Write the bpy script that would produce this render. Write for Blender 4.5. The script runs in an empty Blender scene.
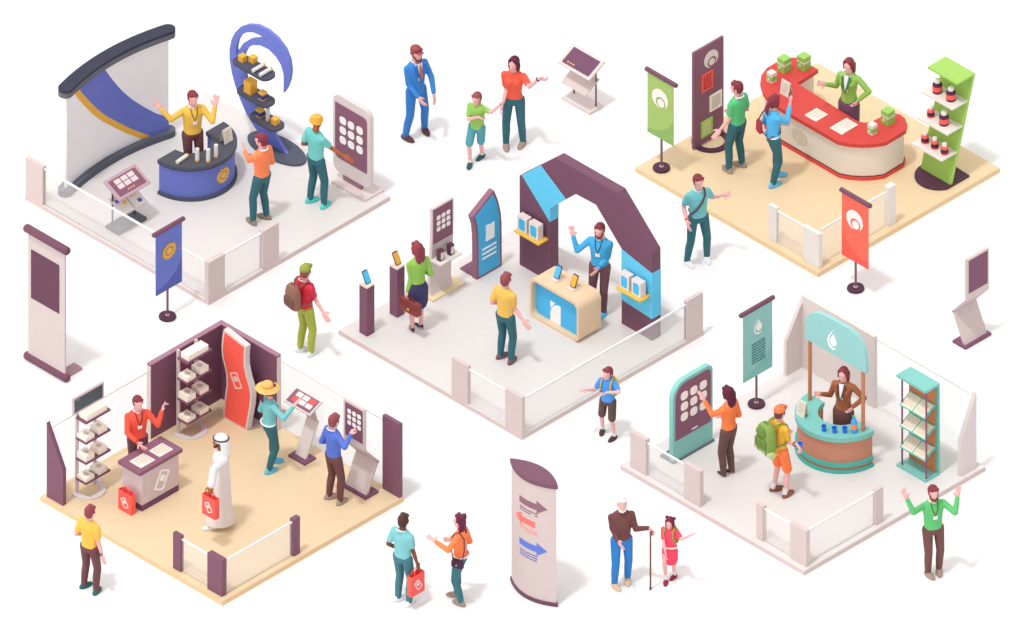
import bpy, bmesh, math, random
from mathutils import Vector, Matrix
from mathutils.geometry import tessellate_polygon
random.seed(7)
C = bpy.context.scene.collection
S = 60.0                      # photo pixels per metre across the view (orthographic)
PI = math.pi
V3 = Vector
GV = V3((1, -1, 0)).normalized()    # ground direction towards the viewer
GR = V3((1, 1, 0)).normalized()     # ground direction to the viewer's right
UP = V3((0, 0, 1))
K1, K2 = S * .7071068, S * .4082483

def at(px, py, z=0.0):
    u = (px - 512) / K1
    v = (py - 320 + 2 * K2 * z) / K2
    return V3(((u + v) / 2, (u - v) / 2, z))
def pxz(px, py, y):           # point of the upright plane y = const
    x = (px - 512) / K1 - y
    return x, ((x - y) * K2 - (py - 320)) / (2 * K2)
def pyz(px, py, x):           # point of the upright plane x = const
    y = (px - 512) / K1 - x
    return y, ((x - y) * K2 - (py - 320)) / (2 * K2)

# ---------------------------------------------------------------- materials
_mats = {}
def lin(c): return c / 12.92 if c <= .04045 else ((c + .055) / 1.055) ** 2.4
GAIN = 1.08
def M(hexv, rough=.6, metal=0.0, gain=GAIN):
    key = (hexv, rough, metal, gain)
    if key in _mats: return _mats[key]
    m = bpy.data.materials.new('m_' + hexv.strip('#')); m.use_nodes = True
    n = m.node_tree; b = n.nodes['Principled BSDF']
    h = hexv.strip('#')
    c = [lin(int(h[i:i+2], 16) / 255) for i in (0, 2, 4)]; lum = .3*c[0] + .6*c[1] + .1*c[2]
    if gain == GAIN: gain = GAIN - .22*max(0, min(1, (lum-.35)/.3)) - .06*max(0, min(1, (lum-.8)/.1))
    c = [min(.97, (x*.95 + lum*.05) * gain) for x in c]
    # faint procedural grain so that a surface is never a dead flat colour
    tc = n.nodes.new('ShaderNodeTexCoord'); nz = n.nodes.new('ShaderNodeTexNoise'); nz.inputs['Scale'].default_value = 9
    mp = n.nodes.new('ShaderNodeMapRange'); mp.inputs[3].default_value = .97; mp.inputs[4].default_value = 1.03
    mx = n.nodes.new('ShaderNodeVectorMath'); mx.operation = 'SCALE'; mx.inputs[0].default_value = c
    n.links.new(tc.outputs['Object'], nz.inputs['Vector']); n.links.new(nz.outputs['Fac'], mp.inputs[0])
    n.links.new(mp.outputs[0], mx.inputs['Scale']); n.links.new(mx.outputs[0], b.inputs['Base Color'])
    b.inputs['Roughness'].default_value = rough; b.inputs['Metallic'].default_value = metal
    b.inputs['Specular IOR Level'].default_value = .25
    _mats[key] = m
    return m
def glass(alpha=.22, col=(.88, .86, .85)):
    key = ('glass', alpha)
    if key in _mats: return _mats[key]
    m = bpy.data.materials.new('m_glass'); m.use_nodes = True; n = m.node_tree
    for x in list(n.nodes): n.nodes.remove(x)
    o = n.nodes.new('ShaderNodeOutputMaterial'); t = n.nodes.new('ShaderNodeBsdfTransparent')
    d = n.nodes.new('ShaderNodeBsdfPrincipled'); d.inputs['Base Color'].default_value = (*col, 1); d.inputs['Roughness'].default_value = .35
    x = n.nodes.new('ShaderNodeMixShader'); x.inputs[0].default_value = alpha
    n.links.new(t.outputs[0], x.inputs[1]); n.links.new(d.outputs[0], x.inputs[2]); n.links.new(x.outputs[0], o.inputs[0])
    _mats[key] = m
    return m

# ---------------------------------------------------------------- mesh builder
class MB:
    def __init__(s): s.v = []; s.f = []; s.m = []; s.mi = 0
    def add(s, vs, fs):
        b = len(s.v); s.v += [V3(p) for p in vs]; s.f += [tuple(b + i for i in f) for f in fs]; s.m += [s.mi] * len(fs); return s
    def mat(s, i): s.mi = i; return s
    def box(s, x0, x1, y0, y1, z0, z1):
        x0, x1 = sorted((x0, x1)); y0, y1 = sorted((y0, y1)); z0, z1 = sorted((z0, z1))
        return s.add([(x0,y0,z0),(x1,y0,z0),(x1,y1,z0),(x0,y1,z0),(x0,y0,z1),(x1,y0,z1),(x1,y1,z1),(x0,y1,z1)],
                     [(0,3,2,1),(4,5,6,7),(0,1,5,4),(1,2,6,5),(2,3,7,6),(3,0,4,7)])
    def obox(s, c, ax, ay, az):     # oriented box, half-axis vectors
        c, ax, ay, az = map(V3, (c, ax, ay, az))
        if ax.cross(ay).dot(az) < 0: ax = -ax
        P = [c + ax*i + ay*j + az*k for k in (-1, 1) for (i, j) in ((-1,-1),(1,-1),(1,1),(-1,1))]
        return s.add(P, [(0,3,2,1),(4,5,6,7),(0,1,5,4),(1,2,6,5),(2,3,7,6),(3,0,4,7)])
    def prism3(s, outer, off, holes=()):   # loops of 3D points in one plane, extruded by vector off
        off = V3(off); loops = [[V3(p) for p in outer]] + [[V3(p) for p in h] for h in holes]
        tris = tessellate_polygon(loops)
        flat = [p for l in loops for p in l]; n = len(flat)
        fs = []
        for a, b, c in tris:
            nr = (flat[b]-flat[a]).cross(flat[c]-flat[a])
            if nr.length < 1e-12: continue
            if nr.dot(off) > 0: a, c = c, a
            fs.append((a, b, c)); fs.append((c+n, b+n, a+n))
        vs = flat + [p + off for p in flat]
        base = 0
        for li, l in enumerate(loops):
            k = len(l); area = V3((0,0,0))
            for i in range(k): area += l[i].cross(l[(i+1) % k])
            ccw = area.dot(off) > 0
            if li: ccw = not ccw
            for i in range(k):
                a, b = base + i, base + (i+1) % k
                fs.append((a, b, b+n, a+n) if ccw else (b, a, a+n, b+n))
            base += k
        return s.add(vs, fs)
    def xz(s, pts, y0, y1, holes=()):
        return s.prism3([(x, y0, z) for x, z in pts], (0, y1-y0, 0), [[(x, y0, z) for x, z in h] for h in holes])
    def yz(s, pts, x0, x1, holes=()):
        return s.prism3([(x0, y, z) for y, z in pts], (x1-x0, 0, 0), [[(x0, y, z) for y, z in h] for h in holes])
    def xy(s, pts, z0, z1, holes=()):
        return s.prism3([(x, y, z0) for x, y in pts], (0, 0, z1-z0), [[(x, y, z0) for x, y in h] for h in holes])
    def cyl(s, c, r, h, n=24, r2=None):
        return s.lathe(c, [(0, 0), (r, 0), (r if r2 is None else r2, h), (0, h)], n)
    def lathe(s, c, prof, n=24, sx=1, sy=1):
        c = V3(c); vs = []; fs = []
        for r, z in prof:
            for i in range(n):
                a = 2*PI*i/n; vs.append(c + V3((r*sx*math.cos(a), r*sy*math.sin(a), z)))
        for j in range(len(prof)-1):
            for i in range(n):
                a = j*n+i; b = j*n+(i+1) % n
                fs.append((a, b, b+n, a+n))
        return s.add(vs, fs)
    def tube(s, pts, r, n=8, closed=False, flat=1.0):
        pts = [V3(p) for p in pts]; L = len(pts); rr = r if isinstance(r, (list, tuple)) else [r]*L
        vs = []; fs = []; prev = None
        for i, p in enumerate(pts):
            if closed: t = pts[(i+1) % L] - pts[i-1]
            else: t = pts[min(i+1, L-1)] - pts[max(i-1, 0)]
            t.normalize()
            if prev is None:
                ref = UP if abs(t.z) < .9 else V3((1, 0, 0)); prev = t.cross(ref).normalized()
            a = (prev - t*prev.dot(t)).normalized(); b = t.cross(a); prev = a
            for k in range(n):
                g = 2*PI*k/n; vs.append(p + (a*math.cos(g) + b*math.sin(g)*flat)*rr[i])
        for i in range(L if closed else L-1):
            for k in range(n):
                A = i*n+k; B = i*n+(k+1) % n; j = ((i+1) % L)*n
                fs.append((A, B, j+(k+1) % n, j+k))
        if not closed: fs.append(tuple(range(n))[::-1]); fs.append(tuple((L-1)*n+k for k in range(n)))
        return s.add(vs, fs)
    def ell(s, c, rx, ry, rz, R=None, nu=14, nv=9):
        c = V3(c); vs = []; fs = []; R = R or Matrix.Identity(3)
        vs.append(c + R @ V3((0, 0, -rz)))
        for j in range(1, nv):
            p = -PI/2 + PI*j/nv
            for i in range(nu):
                a = 2*PI*i/nu; vs.append(c + R @ V3((rx*math.cos(p)*math.cos(a), ry*math.cos(p)*math.sin(a), rz*math.sin(p))))
        vs.append(c + R @ V3((0, 0, rz))); T = len(vs)-1
        for i in range(nu):
            k = (i+1) % nu
            fs.append((0, 1+k, 1+i)); fs.append((T, 1+(nv-2)*nu+i, 1+(nv-2)*nu+k))
            for j in range(nv-2): a = 1+j*nu; fs.append((a+i, a+k, a+nu+k, a+nu+i))
        return s.add(vs, fs)
    def cs(s, p0, r0, p1, r1, n=12):       # tapered capsule
        p0, p1 = V3(p0), V3(p1); t = p1-p0; L = t.length
        if L < 1e-6: return s.ell(p0, r0, r0, r0)
        t /= L; ref = UP if abs(t.z) < .9 else V3((1, 0, 0)); a = t.cross(ref).normalized(); b = t.cross(a)
        rings = [(p0 - t*r0*math.sin(q), r0*math.cos(q)) for q in (PI*.47, PI*.3, PI*.14)] + [(p0, r0), (p1, r1)] + \
                [(p1 + t*r1*math.sin(q), r1*math.cos(q)) for q in (PI*.14, PI*.3, PI*.47)]
        vs = []; fs = []
        for p, r in rings:
            for k in range(n):
                g = 2*PI*k/n; vs.append(p + (a*math.cos(g) + b*math.sin(g))*r)
        for j in range(len(rings)-1):
            for k in range(n): A = j*n+k; B = j*n+(k+1) % n; fs.append((A, B, B+n, A+n))
        fs.append(tuple(range(n))[::-1]); fs.append(tuple((len(rings)-1)*n+k for k in range(n)))
        return s.add(vs, fs)
    def loft(s, rings, n=20, e=1.0):     # rings: (centre, side vector, front vector)
        vs = []; fs = []
        for c, ax, ay in rings:
            for k in range(n):
                g = 2*PI*k/n; cg, sg = math.cos(g), math.sin(g)
                vs.append(V3(c) + ax*(abs(cg)**e*(1 if cg >= 0 else -1)) + ay*(abs(sg)**e*(1 if sg >= 0 else -1)))
        for j in range(len(rings)-1):
            for k in range(n): A = j*n+k; B = j*n+(k+1) % n; fs.append((A, B, B+n, A+n))
        fs.append(tuple(range(n))[::-1]); fs.append(tuple((len(rings)-1)*n+k for k in range(n)))
        return s.add(vs, fs)
    def mesh(s, name, org=(0, 0, 0), fix=True):
        org = V3(org); me = bpy.data.meshes.new(name)
        me.from_pydata([tuple(p-org) for p in s.v], [], s.f); me.polygons.foreach_set('material_index', s.m)
        if fix:
            bm = bmesh.new(); bm.from_mesh(me); bmesh.ops.recalc_face_normals(bm, faces=bm.faces); bm.to_mesh(me); bm.free()
        me.update(); return me

def finish(me, mats, angle=38):
    for m in (mats if isinstance(mats, (list, tuple)) else [mats]): me.materials.append(M(m) if isinstance(m, str) else m)
    me.polygons.foreach_set('use_smooth', [True]*len(me.polygons))
    try: me.set_sharp_from_angle(angle=math.radians(angle))
    except Exception: pass
    me.update()

def remesh(mb, org, voxel, smooth=2, dec=None):
    me = mb.mesh('tmp', org, fix=False); o = bpy.data.objects.new('tmp', me); C.objects.link(o)
    m = o.modifiers.new('r', 'REMESH'); m.mode = 'VOXEL'; m.voxel_size = voxel
    if smooth: k = o.modifiers.new('s', 'SMOOTH'); k.factor = .5; k.iterations = smooth
    if dec: d = o.modifiers.new('d', 'DECIMATE'); d.ratio = dec
    dg = bpy.context.evaluated_depsgraph_get(); r = bpy.data.meshes.new_from_object(o.evaluated_get(dg))
    bpy.data.objects.remove(o); bpy.data.meshes.remove(me)
    r.materials.clear(); return r

def props(o, label=None, cat=None, group=None, kind=None):
    for k, v in (('label', label), ('category', cat), ('group', group), ('kind', kind)):
        if v: o[k] = v
    if cat and not kind: o['kind'] = 'thing'
    return o
class Thing:
    def __init__(s, name, label, cat, org, group=None):
        s.o = bpy.data.objects.new(name, None); s.o.empty_display_size = .1; C.objects.link(s.o); s.org = V3(org); s.o.location = s.org
        props(s.o, label, cat, group)
    def part(s, name, mb, mats, parent=None, label=None, angle=38, me=None):
        me = me or mb.mesh(name, s.org); me.name = name; finish(me, mats, angle)
        p = bpy.data.objects.new(name, me); C.objects.link(p); p.parent = parent or s.o
        if label: p['label'] = label
        return p
def solo(name, label, cat, mb, mats, org=None, group=None, angle=38, kind=None):
    if org is None: org = min((p for p in mb.v), key=lambda p: p.z).copy()
    me = mb.mesh(name, org); finish(me, mats, angle); o = bpy.data.objects.new(name, me); C.objects.link(o); o.location = org
    return props(o, label, cat, group, kind)
def copy_thing(o, shift, label=None, name=None):
    def rec(a, parent):
        c = a.copy(); C.objects.link(c); c.parent = parent
        for ch in [x for x in bpy.data.objects if x.parent == a]: rec(ch, c)
        return c
    kids = [x for x in bpy.data.objects if x.parent == o]
    c = o.copy(); C.objects.link(c); c.location = o.location + V3(shift)
    for ch in kids: rec(ch, c)
    if label: c['label'] = label
    return c
def rrect(u0, u1, v0, v1, r, n=5, corners=(1, 1, 1, 1)):   # rounded rectangle loop; corners: ll, lr, ur, ul
    P = []
    for (cu, cv, a0, on) in ((u0, v0, 180, corners[0]), (u1, v0, 270, corners[1]), (u1, v1, 0, corners[2]), (u0, v1, 90, corners[3])):
        if not on: P.append((cu, cv)); continue
        rr = r if on == 1 else on
        c = (cu + (rr if a0 in (180, 90) else -rr), cv + (rr if a0 in (180, 270) else -rr))
        for i in range(n+1):
            a = math.radians(a0 + 90*i/n); P.append((c[0]+rr*math.cos(a), c[1]+rr*math.sin(a)))
    return P
def circ(u, v, r, n=24, a0=0, a1=360, rv=None):
    full = abs(a1-a0) >= 360
    return [(u + r*math.cos(math.radians(a0+(a1-a0)*i/(n if full else n-1))), v + (rv or r)*math.sin(math.radians(a0+(a1-a0)*i/(n if full else n-1)))) for i in range(n)]
# ---------------------------------------------------------------- people
SKIN = '#f8bcb8'; BROWN = '#a55a36'; DARK = '#7a4a3a'; HAIRC = '#7e2f3b'
Z1 = .09
def ik(a, b, l1, l2, pole):
    d = b - a; L = d.length; m = (l1 + l2) * .995
    if L > m: b = a + d * (m / L); d = b - a; L = m
    if L < abs(l1-l2) + .02: L = abs(l1-l2) + .02; b = a + d.normalized()*L; d = b - a
    t = d / L; x = (l1*l1 - l2*l2 + L*L) / (2*L); h = math.sqrt(max(0, l1*l1 - x*x))
    p = pole - t*pole.dot(t)
    if p.length < 1e-4: p = UP.cross(t)
    return a + t*x + p.normalized()*h, b

def person(label, px, py, z, H, face, feet, hands, top, bottom, shoes='#6b5a57', skin=SKIN, hair='short', hairc=HAIRC,
           look=0, female=False, hat=None, beard=None, collar=None, badge=False, tdir=(None, None), grip=(None, None), lean=0, extras=None, fat=1.0):
    H *= 1.02; k = H / 1.75; kid = H < 1.5; py += 2.3; feet = [(fx, fy+2.3) for fx, fy in feet]
    if abs(face) > 100: px = (px + (feet[0][0]+feet[1][0])/2)/2 - 1.5*math.sin(math.radians(face))
    root = at(px, py, z); a = math.radians(face)
    F = (GV*math.cos(a) + GR*math.sin(a)); L = UP.cross(F)
    T = Thing('person', label, 'person', root)
    def W(lat, fwd, up): return root + (L*lat + F*fwd + UP*up)*k
    def scr(p): d = p - root; return px + S*d.dot(GR), py + .57735*S*d.dot(GV) - .81650*S*d.z
    def fromscr(x, y, t): return root + GR*((x-px)/S) + GV*t + UP*((py - y + .57735*S*t) / (.8165*S))
    le = lean
    def Wl(lat, fwd, up):      # upper body with a sideways / forward lean
        return W(lat, fwd, up) + GR*(le/S*max(0, (up-.9))/.85)
    hs = 1.16 if kid else 1.03
    hipw = .095 if not female else .092
    shw = (.170 if not female else .158) * (0.93 if kid else 1)
    # ---- legs
    ft = [root.copy(), root.copy()]
    fl = [at(fx, fy, z) for fx, fy in feet]
    if (fl[0]-fl[1]).dot(L) < 0: fl = fl[::-1]      # fl[0] is the person's left foot
    sh_ = -F*(.05*max(0, -math.cos(a))); fl = [q + sh_ for q in fl]; root0 = root.copy(); root.x += sh_.x; root.y += sh_.y
    legs = []; hz = .915*k
    for i, f in enumerate(fl):
        hip = W(hipw*(1 if i == 0 else -1), 0, .915); an = f + UP*.085*k
        dd = V3((hip.x-an.x, hip.y-an.y, 0)).length
        hz = min(hz, .085*k + math.sqrt(max(.1, (.832*k)**2 - dd*dd)))
    drop = .915*k - hz
    dz = UP*(-drop)
    for i, f in enumerate(fl):
        hip = W(hipw*(1 if i == 0 else -1), 0, .915) + dz; an = f + UP*.085*k
        kn, an2 = ik(hip, an, .428*k, .411*k, F + L*(.12 if i == 0 else -.12))
        fd = tdir[i]
        q = math.radians(face + (-14 if i == 0 else 14)) if fd is None else math.radians(fd)
        legs.append((hip, kn, an2, GV*math.cos(q) + GR*math.sin(q)))
    def U(lat, fwd, up): return Wl(lat, fwd, up) + dz
    # ---- arms: hand, forearm and elbow found so that the elbow falls where it is seen
    arms = []
    for i, h in enumerate(hands):
        sg = 1 if i == 0 else -1
        sh = U(sg*shw, -.005, 1.385); l1, l2 = .285*k, .255*k
        if h is None: h = ('l', .30, .06, .80)
        if h[0] == 'l':
            hp = U(sg*h[1], h[2], h[3]); pole = (L*sg*.25 - F*.75 - UP*.5) if len(h) < 5 else (L*sg*h[4][0] + F*h[4][1] + UP*h[4][2])
            el, wr = ik(sh, hp, l1, l2, pole)
        else:
            best = None; ex = h[3] if len(h) > 3 else None
            tr = [h[2]] if len(h) > 2 and h[2] is not None else [-.6 + .05*j for j in range(25)]
            for t in tr:
                hp = fromscr(h[0], h[1], t); dist = (hp-sh).length
                rel = hp - U(0, 0, 1.2); lat = rel.dot(L)/k; fw = rel.dot(F)/k
                c0 = max(0, dist-(l1+l2))**2*400 + max(0, .07-fw)**2*60
                if abs(lat) < .2 and fw < .15 and hp.z-root.z < 1.5*k: c0 += (.15-fw)*14
                dax = (hp-sh).normalized(); r1 = dax.cross(UP); r1 = r1.normalized() if r1.length > 1e-3 else L.copy(); r2 = dax.cross(r1)
                for j in range(20):
                    g = 2*PI*j/20; pole = r1*math.cos(g) + r2*math.sin(g)
                    el, wr = ik(sh, hp, l1, l2, pole); c = c0
                    if ex is not None:
                        sx, sy = scr(el); c += ((sx-ex[0])**2 + (sy-ex[1])**2)*.012
                    er = el - sh
                    c += max(0, er.dot(UP)/k)**2*25 + max(0, er.dot(F)/k-.16)**2*12 + max(0, -er.dot(L)*sg/k + .0)**2*14 + max(0, -er.dot(F)/k-.2)**2*8
                    if ex is None: c += (pole - (L*sg*.5 - F*.5 - UP*.7).normalized()).length**2*.25
                    if best is None or c < best[0]: best = (c, el, wr)
            el, wr = best[1], best[2]
        arms.append((sh, el, wr))
    # ---- head frame
    q = math.radians(face + look); HF = GV*math.cos(q) + GR*math.sin(q); HL = UP.cross(HF)
    R = Matrix((HL, -HF, UP)).transposed()        # local x = person's left, -y = front
    hc = U(0, .02, 1.625) if not kid else U(0, .02, 1.60)
    h_ = k*hs
    # ---- body, one continuous surface
    b = MB(); g = fat
    def ring(lat, fw, up, w, d): return (U(lat, fw, up), L*w*k*g, F*d*k*g)
    wa = .125 if not female else .108
    b.loft([ring(0, 0, .86, .10, .085), ring(0, 0, .93, .15, .10), ring(0, 0, 1.06, wa, .088), ring(0, .005, 1.22, .145 if not female else .13, .10),
            ring(0, .0, 1.34, .165 if not female else .142, .10), ring(0, -.01, 1.42, .14 if not female else .12, .075), ring(0, -.01, 1.465, .06, .055)])
    if female:
        for sg in (1, -1): b.ell(U(sg*.065, .085, 1.30), .058*k, .055*k, .055*k)
    b.cs(U(0, -.012, 1.42), .056*k, hc - UP*.07*k, .052*k)
    for i, (hip, kn, an, fd) in enumerate(legs):
        b.cs(hip, (.083 if bottom[0] != 'skirt' else .072)*k*g, kn, .052*k); cal = .048*k if bottom[0] != 'trousers' else .038*k; b.cs(kn, .050*k, kn*.6+an*.4 - F*.008*k, cal); b.cs(kn*.6+an*.4 - F*.008*k, cal, an, .033*k)
        b.cs(an - UP*.03*k, .030*k, an + fd*.09*k - UP*.060*k, .018*k)
    for i, (sh, el, wr) in enumerate(arms):
        sg = 1 if i == 0 else -1
        b.cs(sh, .05*k, el, .037*k); b.cs(el, .037*k, el*.55+wr*.45, .036*k); b.cs(el*.55+wr*.45, .036*k, wr, .025*k)
        d = (wr-el).normalized(); gp = grip[i] or 'relax'
        # palm frame: d along the hand, w across (towards the thumb), n out of the back of the hand
        if gp == 'open':  n = -(UP*.5 + F*.6 - L*sg*.1)
        elif gp in ('point', 'palm'): n = -(F*.3 - UP*.7 + L*sg*.2)
        else: n = L*sg*.8 + F*.2 - UP*.1
        if gp == 'fist': d = (d - UP*.8).normalized() if d.z > -.8 else d
        if gp == 'up': d = (d + UP*.5).normalized(); n = -F
        n = (n - d*n.dot(d)); n = n.normalized() if n.length > 1e-3 else d.cross(UP).normalized()
        w = n.cross(d); 
        if w.dot(F if gp not in ('open', 'up') else -L*sg) < 0: w = -w
        hh = k*(1.2 if not kid else 1.1)
        pc = wr + d*.045*hh
        RR = Matrix((w, d, n)).transposed()
        b.ell(pc, .04*hh, .055*hh, .019*hh, RR, 12, 8)
        curl = {'relax': .35, 'open': .12, 'up': .12, 'point': .3, 'fist': 1.25, 'palm': .18}[gp]
        for fi in range(4):
            off = (.028, .0095, -.0095, -.027)[fi]; ln = (.066, .074, .069, .055)[fi]*hh; cu = curl*(1 + .12*fi)
            if gp == 'point': cu = .05 if fi == 0 else 1.25
            spread = (off*7.0 if gp in ('open', 'up') else off*2.5)
            p0 = pc + w*off*hh + d*.042*hh; dd = (d + w*spread).normalized()
            d1 = (dd*math.cos(cu*.5) - n*math.sin(cu*.5)); p1 = p0 + d1*ln*.5
            d2 = (dd*math.cos(cu*1.2) - n*math.sin(cu*1.2)); p2 = p1 + d2*ln*.5
            b.cs(p0, .0098*hh, p1, .0092*hh, 8); b.cs(p1, .0092*hh, p2, .0082*hh, 8)
        t0 = pc - d*.025*hh + w*.03*hh; t1 = t0 + (w*.75 + d*.6 - n*.2).normalized()*.035*hh; t2 = t1 + (w*.25 + d*.9 - n*.3).normalized()*.03*hh
        b.cs(t0, .0125*hh, t1, .011*hh, 8); b.cs(t1, .011*hh, t2, .0095*hh, 8)
    def hx(x, y, zz): return hc + R @ V3((x, y, zz))*h_
    b.ell(hx(0, .008, .03), .078*h_, .095*h_, .092*h_, R); b.ell(hx(0, -.02, -.035), .058*h_, .07*h_, .075*h_, R)
    b.ell(hx(0, -.055, -.092), .025*h_, .025*h_, .018*h_, R)                                     # chin
    b.cs(hx(0, -.083, .018), .008*h_, hx(0, -.102, -.026), .0125*h_, 8)                          # nose
    for sg in (1, -1):
        b.ell(hx(sg*.078, .012, -.012), .010*h_, .02*h_, .028*h_, R, 8, 6)                       # ears
        b.cs(hx(sg*.018, -.086, .024), .0075*h_, hx(sg*.048, -.072, .022), .0075*h_, 6)          # brows
        b.ell(hx(sg*.03, -.075, .004), .013*h_, .010*h_, .008*h_, R, 8, 6)                       # eyelids
    b.cs(hx(-.017, -.083, -.057), .0065*h_, hx(.017, -.083, -.057), .0065*h_, 6)                 # mouth
    T.part('body', None, skin, me=remesh(b, root, .0078*max(k, .85), 2, .5), angle=180)
    # ---- lower clothes
    kind, bc = bottom[0], bottom[1]
    m = MB(); add = .014*k
    if kind in ('trousers', 'shorts'):
        m.loft([ring(0, 0, .84, .12, .10), ring(0, 0, .90, .155, .112), ring(0, 0, .96, .15, .108), ring(0, 0, 1.03, wa+.014, .10)])
        for hip, kn, an, fd in legs:
            if kind == 'shorts':
                e = kn*.88 + hip*.12 + UP*0; m.cs(hip, .094*k, e, .085*k)
            else:
                m.cs(hip, .094*k*g, kn, .069*k); mid_ = kn*.55+an*.45 - F*.008*k; m.cs(kn, .069*k, mid_, .066*k); m.cs(mid_, .066*k, an - UP*.012*k, .053*k)
    elif kind == 'skirt':
        zz = bottom[2]
        m.loft([ring(0, 0, zz, .155, .12), ring(0, 0, zz+.1, .185, .135), ring(0, 0, .86, .192, .128), ring(0, 0, .98, .14, .105), ring(0, 0, 1.04, wa+.014, .10)])
    elif kind == 'robe':
        mid = (fl[0]+fl[1])/2 - root
        m.loft([(root + mid + UP*.09*k, L*.19*k, F*.24*k), (root + mid*.8 + UP*.4*k, L*.19*k, F*.18*k), ring(0, 0, .9, .19, .145), ring(0, 0, 1.1, .165, .125),
                ring(0, 0, 1.3, .18, .13), ring(0, -.01, 1.42, .155, .10), ring(0, -.01, 1.48, .07, .065)])
        for j, (sh, el, wr) in enumerate(arms):
            m.cs(sh, .072*k, el, .064*k); m.cs(el, .064*k, wr - (wr-el).normalized()*.02, .062*k)
    me_ = remesh(m, root, .012*k, 3, .5)
    T.part({'trousers': 'trousers', 'shorts': 'shorts', 'skirt': 'skirt', 'robe': 'robe'}[kind], None, bc, me=me_, angle=180)
    # ---- upper clothes
    if top:
        slv, tc = top[0], top[1]; hem = top[2] if len(top) > 2 else .95
        m = MB(); wx = .018
        m.loft([ring(0, 0, hem, .158 if hem < 1 else wa+.025, .118), ring(0, 0, 1.0, .150 if not female else .138, .112), ring(0, 0, 1.08, wa+wx+(.012 if not female else 0), .104), ring(0, .005, 1.22, (.145 if not female else .13)+wx, .117),
                ring(0, 0, 1.34, (.165 if not female else .142)+wx+.012, .116), ring(0, -.005, 1.40, (.165 if not female else .140)+wx+.008, .098), ring(0, -.01, 1.445, .13 if not female else .11, .078), ring(0, -.01, 1.475, .066, .062)])
        if female:
            for sg in (1, -1): m.ell(U(sg*.065, .088, 1.30), .068*k, .062*k, .062*k)
        for sh, el, wr in arms:
            if slv == 'long':
                m.cs(sh, .058*k, el, .050*k); m.cs(el, .050*k, wr - (wr-el).normalized()*.012*k, .039*k)
            elif slv == 'short':
                e = sh*.32 + el*.68; m.cs(sh, .060*k, e, .060*k)
        T.part({'long': 'sweater', 'short': 'shirt', 'none': 'vest'}[slv] if len(top) < 4 else top[3], None, tc, me=remesh(m, root, .011*k, 2, .5), angle=180)
        if collar:
            m = MB(); N = 16; ccn = U(0, -.012, 1.475)
            m.tube([ccn + (L*math.cos(2*PI*j/N)*.066 + F*(math.sin(2*PI*j/N)*.068) - UP*(.028*math.sin(2*PI*j/N)))*k for j in range(N)], .014*k, 8, True)
            T.part('collar', m, collar)
        if slv == 'long' and collar and len(top) < 4:
            pass
    # ---- shoes
    if shoes:
        heel = shoes.startswith('h'); sc = shoes[1:] if heel else shoes
        for hip, kn, an, fd in legs:
            s_ = V3((0, 0, 0)); ax = UP.cross(fd); m = MB(); ff = an - UP*.085*k
            if heel:
                m.cs(ff + UP*.055*k - fd*.02*k, .030*k, ff + fd*.06*k + UP*.028*k, .030*k); m.cs(ff + fd*.06*k + UP*.026*k, .030*k, ff + fd*.13*k + UP*.02*k, .02*k)
                m.cs(ff + UP*.07*k - fd*.04*k, .016*k, ff - fd*.045*k + UP*.01*k, .009*k)
            else:
                m.loft([(ff + UP*.0 + fd*.045*k, ax*.052*k, fd*.135*k), (ff + UP*.025*k + fd*.045*k, ax*.060*k, fd*.142*k), (ff + UP*.055*k + fd*.035*k, ax*.050*k, fd*.118*k), (ff + UP*.085*k - fd*.005*k, ax*.042*k, fd*.052*k), (ff + UP*.11*k - fd*.005*k, ax*.040*k, fd*.045*k)], 16)
            T.part('shoe', None, sc, me=remesh(m, root, .008*k, 2, .5), angle=180)
    # ---- hair
    m = MB(); st = hair
    if st and hat not in ('ghutra', 'turban'):
        m.ell(hx(0, .026, .040), .086*h_, .092*h_, .092*h_, R); m.ell(hx(0, .055, -.01), .076*h_, .062*h_, .085*h_, R)
        if st in ('short', 'sweep'):
            m.ell(hx(.02, -.048, .088), .06*h_, .04*h_, .028*h_, R); m.ell(hx(-.03, -.045, .084), .05*h_, .036*h_, .028*h_, R)
            for sg in (1, -1): m.cs(hx(sg*.078, -.01, .03), .013*h_, hx(sg*.08, -.008, -.015), .008*h_, 6)
        if st in ('long', 'bob', 'pony', 'bun'):
            for sg in (1, -1):
                m.cs(hx(sg*.035, -.055, .095), .030*h_, hx(sg*.080, .005, .04), .022*h_); m.cs(hx(sg*.080, .005, .04), .022*h_, hx(sg*.080, .03, -.05), .02*h_); m.ell(hx(sg*.02, -.036, .102), .045*h_, .036*h_, .024*h_, R); m.cs(hx(sg*.02, -.055, .097), .018*h_, hx(sg*.068, -.040, .03), .017*h_); m.cs(hx(sg*.068, -.040, .03), .017*h_, hx(sg*.076, -.012, -.065), .014*h_)
        if st == 'bob':
            for sg in (1, -1): m.cs(hx(sg*.075, .015, .0), .032*h_, hx(sg*.07, .01, -.10), .028*h_)
            m.cs(hx(0, .065, 0), .06*h_, hx(0, .06, -.10), .055*h_)
        if st == 'long':
            for x in (-.05, 0, .05): m.cs(hx(x, .065, 0), .05*h_, hx(x*.9, .085, -.15), .042*h_); m.cs(hx(x*.9, .085, -.15), .042*h_, hx(x*.6, .085, -.25), .025*h_)
        if st == 'pony':
            m.ell(hx(0, .12, .02), .03*h_, .03*h_, .03*h_); m.cs(hx(0, .125, .02), .03*h_, hx(0, .16, -.08), .04*h_); m.cs(hx(0, .16, -.08), .04*h_, hx(0, .14, -.20), .014*h_)
        if st == 'bun':
            for sg in (1, -1): m.ell(hx(sg*.075, .05, .095), .036*h_, .036*h_, .036*h_)
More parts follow.
